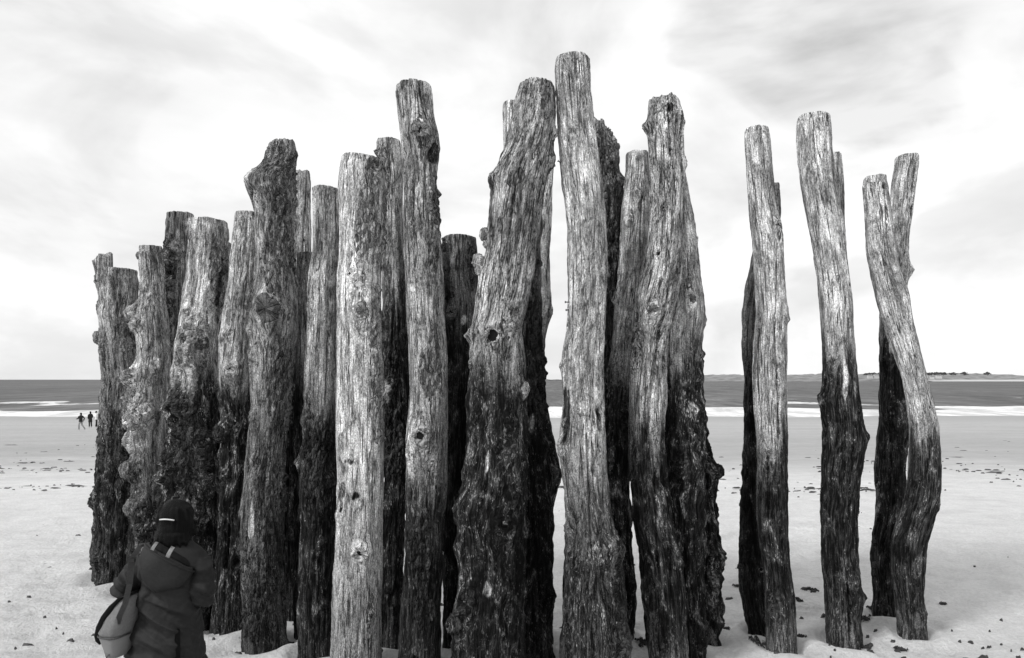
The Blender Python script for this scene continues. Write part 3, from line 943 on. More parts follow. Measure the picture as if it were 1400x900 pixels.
def build_posts():
    P = build_post
    # ---- left cluster
    P('leftmost short post of the row, pale top with a broken spur', Yb(792),
      [(369, 135, 186), (400, 138, 186), (415, 140, 184), (430, 138, 181), (450, 141, 183), (480, 140, 186), (520, 142, 188), (560, 139, 189),
       (600, 140, 189), (640, 138, 188), (680, 132, 186), (700, 133, 184), (760, 131, 182), (792, 131, 181)], 1, style=0.6,
      wet=(500, 240), pale=.38, gnarl=.8, scour=.3, wetmax=.9,
      burls=((137, 386, 9, 6), (136, 420, 11, 6), (137, 462, 11, 7), (134, 682, 12, 6), (141, 545, 10, 4), (150, 600, 16, 4), (180, 440, 9, 5), (184, 590, 10, 5)),
      barks=((176, 450, 10, 24),), stubs=((150, 374, .1, -1, .1, 9.5, 22), (141, 374, -.25, -1, .1, 5, 18)), pales=((160, 415, 12, 30), (152, 440, 14, 10)), cracks=((150, 700, 149, 790), (170, 380, 172, 430)))
    P('knotty pale post with clusters of swollen burls, second from the left', 7.75,
      [(337, 192, 219), (380, 193, 222), (410, 190, 223), (430, 184, 226), (450, 186, 227), (480, 190, 231), (520, 183, 230), (560, 180, 230),
       (600, 180, 230), (650, 182, 232), (700, 182, 232), (760, 178, 235), (800, 176, 240)], 2,
      wet=(640, 160), pale=.36, gnarl=.8, scour=.3,
      burls=((186, 428, 12, 12), (196, 445, 11, 10), (190, 516, 13, 14), (222, 500, 8, 11), (181, 550, 14, 14), (198, 572, 15, 13), (179, 578, 11, 13),
             (216, 560, 11, 11), (184, 602, 12, 13), (192, 640, 14, 16), (197, 690, 14, 13), (186, 697, 10, 13), (205, 720, 12, 12)),
      lumps=((190, 350, 5), (203, 398, 7), (183, 520, 9), (178, 562, 9), (206, 545, 9), (200, 590, 8), (218, 575, 7)), knots=((186, 545, 5, 'ring'), (196, 572, 5, 'ring')), 
      pales=((195, 500, 10, 12), (208, 560, 6, 30), (200, 605, 16, 7)))
    P('dark barky post with burled neck, behind and between the knotty and thick pale posts', 8.2,
      [(292, 230, 263), (340, 228, 262), (400, 226, 262), (500, 226, 262), (650, 226, 262), (780, 224, 264)], 3,
      wet=(520, 90), pale=.22, gnarl=.9, res=.8, burls=((238, 362, 13, 8), (250, 345, 8, 6), (240, 400, 12, 6), (232, 450, 14, 6)),
      barks=((238, 380, 14, 60),), knots=((236, 362, 6, 'ring'),))
    P('thick pale-topped post with a dark knot mass, directly behind the hooded walker', Yb(856),
      [(302, 257, 308), (340, 258, 308), (380, 254, 305), (420, 248, 299), (450, 245, 297), (480, 243, 297), (520, 240, 299), (560, 236, 300),
       (600, 233, 301), (700, 230, 301), (800, 226, 300), (856, 226, 293)], 4,
      wet=(510, 70), pale=.46, gnarl=1.0, scour=.15,
      burls=((270, 468, 20, 8), (285, 470, 13, 7), (255, 560, 22, 10), (240, 640, 22, 12), (278, 690, 22, 11), (255, 690, 14, 10), (262, 760, 22, 9), (290, 600, 16, 8)),
      knots=((269, 450, 5, 'disc'), (262, 468, 4, 'hole')), barks=((301, 380, 9, 75), (270, 600, 25, 60)), darks=((284, 468, 14, 16), (262, 462, 7, 9), (300, 390, 5, 60)), pales=((262, 440, 10, 14),))
    P('narrow dark post showing only as a strip right of the thick pale one', 7.6,
      [(332, 290, 316), (400, 290, 315), (520, 285, 312), (700, 285, 312), (820, 285, 312)], 5, wet=(560, 100), pale=.2, gnarl=.6, res=.7, burls=((305, 430, 8, 5),))
    P('pale flat-topped post just left of the barky branch-stubbed one, dark from halfway down', Yb(862),
      [(291, 322, 353), (340, 317, 354), (400, 311, 354), (440, 306, 351), (480, 302, 349), (520, 300, 347), (560, 302, 344), (650, 303, 340),
       (750, 297, 336), (862, 290, 333)], 6, style=0.5, wet=(515, 90), pale=.44, gnarl=.8, scour=.3,
      burls=((318, 460, 10, 5), (330, 510, 11, 6), (312, 590, 14, 7), (325, 580, 9, 5)), knots=((326, 505, 5, 'ring'),), pales=((310, 475, 8, 10), (327, 505, 9, 10)),
      )
    P('bark-covered post with a branch stub near its head and a big round knot', Yb(884),
      [(197, 369, 399), (206, 366, 407), (224, 360, 405), (233, 352, 404), (241, 342, 403), (250, 336, 402), (260, 338, 402), (272, 344, 402), (290, 349, 401), (330, 351, 400), (380, 349, 404), (420, 345, 407),
       (450, 343, 408), (480, 344, 402), (520, 344, 397), (580, 342, 393), (650, 336, 388), (700, 333, 386), (760, 331, 385), (820, 332, 388), (884, 333, 390)], 7,
      wet=(560, 420), pale=.30, gnarl=.5, scour=.1, wetmax=.75, tilt=4, jag=3,
      barks=((385, 255, 24, 62), (386, 345, 20, 65), (386, 530, 17, 80), (375, 660, 18, 60), (366, 800, 26, 75)), burls=((346, 246, 10, 5), (350, 455, 9, 6), (400, 430, 8, 8), (388, 878, 10, 6)),
      knots=((377, 426, 17, 'disc'), (350, 435, 5, 'ring')), pales=((372, 308, 9, 6), (352, 690, 6, 40), (350, 245, 8, 12)), darks=((378, 462, 22, 12),), cracks=((352, 260, 350, 350),))
    P('tall narrow dark post showing behind the branch-stubbed barky post', 6.75,
      [(236, 400, 424), (300, 400, 424), (350, 400, 425), (420, 395, 425), (600, 388, 420), (750, 385, 412), (846, 385, 410)], 8, style=0.4,
      wet=(480, 80), pale=.40, gnarl=.5, res=.8, barks=((404, 290, 8, 40),), pales=((417, 270, 4, 14),), jag=3)
    P('short rounded stump of a post tucked left of the straight grey post', 6.3,
      [(347, 408, 434), (360, 406, 436), (420, 405, 440), (520, 405, 440), (640, 402, 440), (760, 404, 440), (868, 404, 440)], 9,
      wet=(520, 120), pale=.36, gnarl=.5, res=.8)
    P('straight mid-grey post with a flat head, just left of the broad whitest post', Yb(902),
      [(258, 429, 462), (300, 430, 463), (345, 429, 462), (365, 424, 461), (400, 421, 461), (450, 420, 461), (500, 418, 462), (550, 416, 462), (600, 414, 461),
       (635, 407, 460), (660, 409, 460), (720, 411, 459), (800, 409, 457), (902, 410, 455)], 10, style=0.45,
      wet=(540, 130), pale=.33, gnarl=.6, scour=.25, burls=((407, 632, 9, 6), (436, 705, 10, 4)), barks=((440, 620, 20, 80),), pales=((445, 290, 7, 14), (433, 470, 6, 6)))
    P('broad whitest post of the row, bark down its right side', Yb(926),
      [(217, 470, 521), (226, 466, 526), (260, 464, 527), (300, 463, 525), (350, 463, 523), (400, 462, 522), (450, 462, 524), (500, 462, 526), (550, 462, 526),
       (600, 460, 526), (640, 459, 525), (700, 458, 524), (760, 458, 522), (830, 456, 521), (926, 455, 520)], 11, style=0.2,
      wet=(740, 260), pale=.60, gnarl=.25, scour=.25, wetmax=.66, salt=.8, tilt=-3, grainamp=.75,
      barks=((508, 305, 19, 72), (518, 500, 9, 110), (512, 225, 14, 16)), knots=((502, 428, 8, 'disc'), (486, 378, 5, 'ring'), (500, 748, 9, 'ring'), (514, 232, 8, 'hole')), burls=((500, 430, 16, 3), (497, 375, 13, 3)),
      pales=((492, 510, 24, 90), (497, 374, 13, 9), (505, 430, 14, 14), (470, 330, 8, 80), (505, 590, 16, 40)), darks=((487, 628, 13, 6), (470, 668, 7, 30), (492, 672, 10, 8)), cracks=((505, 575, 522, 570),))
    P('dark post with a torn head, in the gap right of the whitest post', Yb(888),
      [(192, 513, 547), (240, 520, 550), (300, 525, 552), (350, 524, 555), (400, 523, 557), (500, 522, 560), (600, 526, 560), (700, 525, 553), (760, 523, 551), (830, 519, 548), (888, 517, 548)], 12,
      wet=(420, 160), pale=.40, gnarl=.6, res=.9, barks=((524, 245, 10, 42), (540, 590, 16, 110)), pales=((540, 220, 6, 40), (533, 538, 8, 18)), burls=((533, 365, 8, 4),), knots=((536, 525, 5, 'ring'),))
    P('tall straight post with a curling knot near its head, right of the whitest post', Yb(930),
      [(118, 545, 588), (126, 542, 590), (160, 545, 592), (185, 547, 597), (210, 548, 599), (240, 550, 597), (300, 552, 598), (340, 553, 603), (400, 556, 607), (450, 558, 609),
       (500, 560, 612), (550, 561, 613), (600, 558, 612), (650, 556, 610), (720, 553, 606), (800, 550, 603), (930, 545, 600)], 13, style=0.7,
      wet=(640, 190), pale=.34, gnarl=.35, scour=.3, wetmax=.9,
      barks=((594, 320, 8, 75), (590, 505, 16, 50), (578, 745, 16, 70), (580, 830, 14, 30)), knots=((577, 188, 9, 'ring'), (579, 594, 9, 'hole'), (564, 311, 3, 'hole')), burls=((593, 205, 11, 7), (578, 190, 14, 4), (580, 595, 15, 4)),
      darks=((593, 218, 7, 16), (592, 508, 8, 12)), pales=((575, 270, 8, 30), (565, 600, 8, 50), (575, 400, 10, 40)))
    P('short flat-topped dark post with a small ring knot, behind the tall straight post', 6.0,
      [(325, 606, 651), (400, 606, 655), (450, 606, 655), (500, 608, 652), (600, 608, 645), (700, 608, 640), (800, 607, 634), (887, 607, 630)], 14,
      wet=(430, 110), pale=.24, gnarl=.4, res=.9, knots=((620, 428, 7, 'ring'),), pales=((622, 348, 5, 22), (637, 440, 6, 7)), barks=((612, 370, 7, 40), (645, 370, 7, 40)))
    # ---- middle
    P('massive leaning post with a round hollow knot halfway and burls along both edges', Yb(940),
      [(117, 712, 752), (126, 707, 757), (150, 703, 758), (170, 697, 758), (200, 690, 756), (230, 678, 750), (245, 672, 746), (265, 671, 742), (300, 668, 737), (340, 665, 731), (380, 656, 727),
       (420, 651, 719), (450, 647, 713), (480, 645, 715), (520, 645, 718), (560, 641, 721), (600, 640, 720), (650, 636, 718), (690, 628, 717), (710, 628, 716), (760, 630, 715), (800, 628, 716), (840, 621, 716), (940, 620, 714)], 15, style=1.0,
      wet=(495, 90), pale=.34, gnarl=.8, scour=.2, jag=.8, grainamp=1.3,
      knots=((673, 461, 12, 'hole'), (705, 447, 5, 'ring')), burls=((755, 185, 9, 7), (753, 222, 12, 9), (675, 246, 11, 6), (648, 458, 9, 7), (695, 450, 13, 7), (714, 530, 13, 7), (628, 700, 13, 10), (690, 715, 20, 9), (628, 845, 16, 9), (655, 580, 14, 6), (690, 600, 15, 6)),
      lumps=((661, 322, 9), (665, 334, 7), (651, 358, 9), (655, 370, 8), (752, 224, 10), (700, 448, 9)), pales=((715, 535, 7, 12), (670, 640, 5, 30), (690, 590, 5, 30), (668, 795, 7, 14), (660, 400, 10, 40), (690, 395, 6, 40)), barks=((708, 250, 20, 14), (743, 135, 10, 30)), cracks=((700, 150, 682, 230), (706, 250, 695, 330)))
    P('dark rough-barked post hugging the right flank of the massive leaning one', 5.75,
      [(290, 716, 741), (340, 714, 739), (400, 708, 741), (450, 705, 740), (500, 708, 740), (560, 712, 743), (600, 712, 746), (700, 714, 752), (760, 716, 752), (903, 712, 755)], 16,
      wet=(420, 130), pale=.22, gnarl=.9, res=.9, barks=((728, 380, 14, 90), (730, 540, 16, 70)), pales=((727, 578, 6, 14),), burls=((720, 412, 8, 5), (740, 610, 12, 5), (720, 600, 8, 5)))
    P('thin pale post peeking out left of the massive leaning post near its head', 6.35,
      [(141, 688, 716), (200, 688, 718), (300, 688, 718), (450, 672, 704), (700, 668, 704), (867, 668, 704)], 17, style=0.3, wet=(460, 60), pale=.5, gnarl=.4, res=.8)
    P('slender pale post with a mid-height bulge, between the massive leaning and the tallest posts', 6.2,
      [(180, 734, 757), (220, 735, 757), (300, 736, 754), (345, 737, 752), (390, 736, 752), (430, 734, 754), (450, 730, 747), (500, 722, 741), (550, 722, 745), (600, 726, 757), (648, 728, 765), (690, 727, 757), (760, 722, 754), (810, 720, 757), (876, 720, 755)], 18, style=0.2,
      wet=(455, 80), pale=.42, gnarl=.6, res=.9, scour=.0, burls=((750, 425, 8, 3), (763, 650, 10, 5), (756, 815, 8, 5)))
    P('tallest post of all, smooth grey upper half, two nails on its left edge', Yb(940),
      [(80, 760, 803), (86, 757, 805), (130, 759, 807), (170, 762, 812), (200, 765, 817), (250, 770, 824), (300, 776, 828), (350, 778, 828), (400, 777, 827), (450, 775, 826), (490, 769, 824), (510, 769, 824), (550, 771, 826),
       (600, 766, 828), (620, 767, 829), (680, 772, 832), (720, 775, 838), (745, 774, 846), (780, 771, 850), (830, 768, 856), (870, 768, 862), (940, 768, 861)], 19, style=0.4,
      wet=(650, 190), pale=.42, gnarl=.6, scour=.35, wetmax=.85, grainamp=1.0, jag=.8,
      burls=((770, 500, 8, 6), (769, 610, 13, 8), (838, 745, 17, 8), (776, 720, 9, 5), (790, 560, 8, 4), (848, 870, 18, 6)), nails=((778, 415, -1, 0, 7), (778, 424, -1, .1, 6), (768, 225, -1, -.6, 6)), cracks=((785, 84, 787, 120), (796, 150, 808, 210), (800, 600, 805, 760)),
      pales=((800, 430, 14, 90), (815, 500, 6, 70), (790, 560, 6, 30)), barks=((844, 868, 15, 30),), darks=((772, 570, 7, 50), (815, 580, 8, 30)))
    P('blackened knobbly post bulging out behind the right shoulder of the tallest post', 6.3,
      [(172, 812, 828), (182, 812, 836), (200, 812, 842), (240, 814, 847), (265, 815, 848), (300, 815, 846), (330, 815, 848), (400, 812, 846), (500, 810, 845), (700, 810, 846), (870, 815, 850)], 20,
      wet=(180, 200), pale=.3, gnarl=1.2, wetmax=.75, jag=6, tilt=-6, burls=((838, 195, 9, 6), (845, 250, 9, 6), (848, 262, 7, 6), (840, 320, 12, 6), (830, 230, 9, 5)), barks=((828, 230, 14, 60), (836, 320, 12, 24)))
    P('grey flat-headed post between the tallest post and the ragged-headed one', 6.15,
      [(210, 857, 887), (260, 854, 888), (300, 851, 887), (340, 848, 885), (380, 845, 881), (420, 840, 874), (500, 834, 864), (560, 832, 862), (600, 830, 862), (650, 830, 859), (700, 833, 862), (750, 836, 863), (800, 842, 868), (840, 846, 868), (878, 846, 864)], 21, style=0.35,
      wet=(500, 80), pale=.36, gnarl=.7, scour=.0, burls=((872, 268, 9, 4), (858, 305, 7, 4), (840, 410, 12, 5), (838, 680, 12, 6)), pales=((872, 270, 8, 8), (848, 440, 6, 20)), darks=((838, 400, 10, 20),))
    P('ragged-headed pale post kinked at mid height, with a long split and grooved foot', Yb(918),
      [(137, 889, 926), (146, 887, 931), (170, 885, 932), (200, 887, 933), (250, 888, 934), (300, 887, 934), (340, 884, 933), (380, 876, 930), (410, 869, 925), (450, 864, 915), (480, 863, 912), (520, 862, 910), (560, 860, 908),
       (600, 860, 906), (640, 863, 908), (680, 866, 913), (720, 870, 920), (760, 876, 931), (800, 880, 934), (850, 884, 936), (918, 889, 941)], 22, style=0.9,
      wet=(600, 70), pale=.42, gnarl=.5, scour=.55, jag=6, grainamp=1.4,
      knots=((887, 427, 7, 'disc'), (895, 351, 5, 'hole'), (902, 290, 3, 'hole')), burls=((884, 174, 9, 6), (926, 165, 12, 5), (905, 158, 12, 5), (934, 224, 8, 5), (868, 470, 10, 5), (890, 430, 11, 4)), cracks=((898, 440, 880, 592), (890, 170, 891, 300), (912, 195, 911, 220), (905, 650, 915, 780), (890, 640, 895, 800)),
      pales=((880, 520, 10, 60), (895, 380, 12, 25)), darks=((912, 158, 14, 8),))
    P('stout mottled post behind the right side of the kinked ragged-headed one', Yb(902),
      [(228, 914, 936), (260, 912, 941), (280, 912, 946), (300, 912, 950), (330, 912, 954), (370, 910, 956), (400, 908, 960), (430, 906, 962), (460, 906, 960), (500, 906, 960), (550, 908, 960), (600, 908, 962), (700, 914, 962), (800, 922, 962), (902, 932, 963)], 23, style=0.4,
      wet=(490, 70), pale=.36, gnarl=.8, scour=.1, burls=((946, 332, 8, 5), (938, 412, 10, 5), (961, 440, 9, 5), (930, 640, 18, 7), (945, 560, 12, 6)), pales=((938, 425, 12, 14), (940, 555, 6, 12)), knots=((938, 412, 5, 'disc'),))
    P('black gnarled post whose foot sticks out right behind the stout mottled post', Yb(874),
      [(430, 930, 956), (500, 930, 957), (590, 934, 964), (620, 936, 969), (640, 940, 978), (680, 938, 977), (720, 940, 979), (760, 943, 983), (800, 945, 981), (850, 946, 985), (874, 948, 984)], 24,
      wet=(300, 40), pale=.3, gnarl=1.15, scour=.15, burls=((972, 642, 11, 7), (978, 700, 9, 5), (982, 760, 9, 5), (980, 850, 10, 6), (965, 800, 12, 6), (960, 610, 10, 6)))
    # ---- right group
    P('slim straight post with a split head, first of the separate posts on the right', Yb(888),
      [(176, 1021, 1049), (184, 1018, 1052), (220, 1020, 1055), (260, 1022, 1058), (300, 1025, 1063), (325, 1029, 1069), (380, 1032, 1072), (430, 1034, 1075), (470, 1031, 1073), (500, 1029, 1072), (560, 1030, 1072), (600, 1034, 1074),
       (650, 1036, 1075), (700, 1036, 1076), (740, 1040, 1078), (780, 1046, 1082), (820, 1048, 1086), (888, 1048, 1088)], 25, style=0.25,
      wet=(600, 130), pale=.42, gnarl=.35, scour=.45, knots=((1056, 311, 6, 'ring'), (1053, 522, 3, 'hole')), cracks=((1036, 176, 1036, 202), (1052, 430, 1056, 600), (1043, 620, 1046, 700)), burls=((1072, 432, 10, 4),), jag=1.5)
    P('dark curved post leaning out to the left behind the slim split-headed one', Yb(866),
      [(252, 1044, 1064), (290, 1040, 1066), (320, 1036, 1062), (360, 1027, 1056), (400, 1019, 1052), (430, 1015, 1050), (470, 1015, 1048), (520, 1018, 1048), (600, 1018, 1050), (650, 1017, 1050), (700, 1014, 1048), (770, 1011, 1048), (800, 1012, 1050), (840, 1019, 1054), (866, 1026, 1058)], 26, style=0.6,
      wet=(500, 110), pale=.26, gnarl=.4, scour=.15, stubs=((1012, 772, -1, 0, .2, 3, 4),), knots=((1032, 773, 4, 'hole'),), grainamp=1.4)
    P('lone wavy post with a broad flat head, between the split-headed and the S-shaped posts', Yb(877),
      [(160, 1093, 1130), (167, 1090, 1134), (200, 1092, 1136), (250, 1096, 1141), (300, 1106, 1150), (340, 1114, 1155), (380, 1120, 1160), (420, 1122, 1164), (460, 1124, 1165), (500, 1127, 1169), (525, 1126, 1172), (545, 1123, 1173), (570, 1127, 1176), (600, 1127, 1180),
       (640, 1124, 1174), (700, 1123, 1170), (760, 1127, 1171), (790, 1130, 1174), (815, 1131, 1178), (840, 1132, 1176), (877, 1132, 1178)], 27, style=0.25,
      wet=(485, 90), pale=.42, gnarl=.4, scour=.35, burls=((1124, 546, 9, 6), (1178, 600, 9, 4), (1178, 815, 8, 5)), pales=((1160, 530, 6, 16), (1145, 520, 5, 30)), cracks=((1122, 162, 1124, 190), (1150, 790, 1152, 870)))
    P('thin short post showing as a strip behind the right side of the lone wavy post', 6.65,
      [(210, 1128, 1150), (250, 1129, 1152), (300, 1132, 1152), (400, 1134, 1158), (600, 1136, 1166), (851, 1142, 1166)], 28, style=0.3, wet=(480, 60), pale=.3, gnarl=.3, res=.8)
    P('bent S-shaped pale post crossing in front of its dark partner, black curved foot', Yb(867),
      [(242, 1184, 1208), (249, 1181, 1211), (300, 1185, 1218), (350, 1189, 1225), (380, 1195, 1234), (400, 1200, 1241), (440, 1210, 1247), (480, 1222, 1256), (520, 1235, 1265), (545, 1240, 1271), (580, 1244, 1280), (620, 1246, 1283), (655, 1245, 1283), (680, 1240, 1281),
       (700, 1233, 1277), (740, 1221, 1264), (780, 1220, 1260), (820, 1226, 1262), (867, 1229, 1265)], 29, style=0.15,
      wet=(600, 110), pale=.44, gnarl=.3, scour=.35, knots=((1201, 260, 5, 'hole'),), pales=((1230, 440, 10, 50),), jag=1.0, tilt=1)
    P('slanting post whose head tilts right behind the bent S-shaped post', Yb(845),
      [(215, 1224, 1254), (250, 1221, 1250), (290, 1219, 1247), (330, 1216, 1243), (365, 1214, 1243), (400, 1208, 1238), (430, 1204, 1235), (500, 1206, 1235), (560, 1206, 1238), (590, 1204, 1242), (640, 1200, 1236), (700, 1198, 1232), (740, 1192, 1228), (770, 1192, 1226), (800, 1195, 1226), (845, 1195, 1228)], 30, style=0.25,
      wet=(425, 60), pale=.40, gnarl=.4, scour=.2, cracks=((1243, 217, 1239, 300),), burls=((1240, 370, 9, 5), (1241, 605, 9, 6)), stubs=((1193, 740, -1, -.1, .2, 3.5, 4), (1193, 770, -1, .1, .2, 3.5, 4)), pales=((1212, 478, 5, 12),))


# ------------------------------------------------------------------ people
def tube_bm(bm, pts, radii, seg=14, squash=1.0):
    """closed tube through points with a radius at each"""
    pts = [Vector(p) for p in pts]
    rings = []
    up = Vector((0, 0, 1))
    for i, p in enumerate(pts):
        a = pts[max(i - 1, 0)]
        b = pts[min(i + 1, len(pts) - 1)]
        t = (b - a).normalized()
        ref = Vector((1, 0, 0)) if abs(t.x) < 0.8 else Vector((0, 1, 0))
        u = t.cross(ref).normalized()
        v = t.cross(u).normalized()
        r = radii[i]
        ru, rv = (r if not isinstance(r, tuple) else r[0]), (r if not isinstance(r, tuple) else r[1])
        rings.append([bm.verts.new(p + u * cos(2 * pi * j / seg) * ru + v * sin(2 * pi * j / seg) * rv) for j in range(seg)])
    for i in range(len(rings) - 1):
        for j in range(seg):
            bm.faces.new((rings[i][j], rings[i][(j + 1) % seg], rings[i + 1][(j + 1) % seg], rings[i + 1][j]))
    bm.faces.new(rings[0][::-1])
    bm.faces.new(rings[-1])


def ball_bm(bm, c, r, sub=3):
    rx, ry, rz = r if isinstance(r, tuple) else (r, r, r)
    bmesh.ops.create_icosphere(bm, subdivisions=sub, radius=1.0, matrix=Matrix.Translation(c) @ Matrix.Diagonal((rx, ry, rz, 1)))


def loft_bm(bm, rows, seg=32, power=2.0):
    """rows = (z, cx, cy, rx, ry)"""
    rings = []
    for (z, cx, cy, rx, ry) in rows:
        ring = []
        for j in range(seg):
            a = 2 * pi * j / seg
            ca, sa = cos(a), sin(a)
            ring.append(bm.verts.new((cx + rx * math.copysign(abs(ca) ** (2 / power), ca), cy + ry * math.copysign(abs(sa) ** (2 / power), sa), z)))
        rings.append(ring)
    for i in range(len(rings) - 1):
        for j in range(seg):
            bm.faces.new((rings[i][j], rings[i][(j + 1) % seg], rings[i + 1][(j + 1) % seg], rings[i + 1][j]))
    bm.faces.new(rings[0][::-1])
    bm.faces.new(rings[-1])


def remesh(name, bm, voxel, mat, parent, fold=None, smooth_it=4):
    """fuse overlapping closed pieces into one continuous skin"""
    bmesh.ops.recalc_face_normals(bm, faces=bm.faces)
    me = bpy.data.meshes.new(name + '_src')
    bm.to_mesh(me)
    bm.free()
    tmp = bpy.data.objects.new(name + '_src', me)
    COL.objects.link(tmp)
    r = tmp.modifiers.new('r', 'REMESH')
    r.mode = 'VOXEL'
    r.voxel_size = voxel
    s = tmp.modifiers.new('s', 'SMOOTH')
    s.iterations = smooth_it
    s.factor = 0.5
    dg = bpy.context.evaluated_depsgraph_get()
    out = bpy.data.meshes.new_from_object(tmp.evaluated_get(dg))
    out.name = name
    bpy.data.objects.remove(tmp)
    bpy.data.meshes.remove(me)
    n = len(out.vertices)
    co = np.empty(n * 3, np.float32)
    out.vertices.foreach_get('co', co)
    co = co.reshape(-1, 3).astype(float)
    if fold is not None:
        no = np.empty(n * 3, np.float32)
        out.vertices.foreach_get('normal', no)
        co = co + no.reshape(-1, 3) * fold(co)[:, None]
        out.vertices.foreach_set('co', co.astype(np.float32).ravel())
        out.update()
    return link(name, out, mat, parent)


def hand_pieces(bm, wrist, direction, side, curl=0.7, sc=1.0):
    """palm, four bent fingers and a thumb"""
    d = Vector(direction).normalized()
    up = Vector((0, 0, 1))
    across = d.cross(up).normalized()        # across the palm
    nrm = across.cross(d).normalized()
    w = Vector(wrist)
    tube_bm(bm, [w - d * .02, w + d * .03 * sc, w + d * .085 * sc], [(.026 * sc, .02 * sc), (.038 * sc, .016 * sc), (.041 * sc, .014 * sc)], 12)
    for i, L in enumerate((.072, .080, .075, .058)):
        o = w + d * .08 * sc + across * (i - 1.5) * .021 * sc
        p1 = o + d * L * .45 * sc - nrm * .010 * curl
        p2 = p1 + (d * (1 - .6 * curl) - nrm * .7 * curl).normalized() * L * .32 * sc
        p3 = p2 + (d * (1 - 1.1 * curl) - nrm * 1.0 * curl).normalized() * L * .25 * sc
        tube_bm(bm, [o - d * .02, p1, p2, p3], [.0095 * sc, .009 * sc, .008 * sc, .0065 * sc], 8)
    o = w + d * .025 * sc + across * side * .032 * sc
    p1 = o + (d * .6 + across * side * .8).normalized() * .035 * sc
    p2 = p1 + (d * .95 + across * side * .2 - nrm * .2).normalized() * .03 * sc
    tube_bm(bm, [o - across * side * .02, o, p1, p2], [.012 * sc, .013 * sc, .011 * sc, .008 * sc], 8)


def head_pieces(bm, c, yaw=0.0):
    """head facing +Y: skull, jaw, nose, ears, brow, lips"""
    R = Matrix.Rotation(yaw, 3, 'Z')
    c = Vector(c)
    f = lambda x, y, z: c + R @ Vector((x, y, z))
    ball_bm(bm, f(0, -.01, .02), (.076, .094, .10))
    ball_bm(bm, f(0, .03, -.055), (.055, .06, .06))
    tube_bm(bm, [f(0, .085, .02), f(0, .108, -.022), f(0, .088, -.03)], [.008, .014, .010], 8)
    for s in (-1, 1):
        ball_bm(bm, f(s * .078, -.005, -.005), (.011, .02, .032), 2)
        ball_bm(bm, f(s * .030, .083, .022), (.017, .010, .009), 2)
    ball_bm(bm, f(0, .088, -.062), (.024, .010, .008), 2)
    tube_bm(bm, [f(0, -.02, -.06), f(0, -.025, -.15)], [.056, .062], 14)


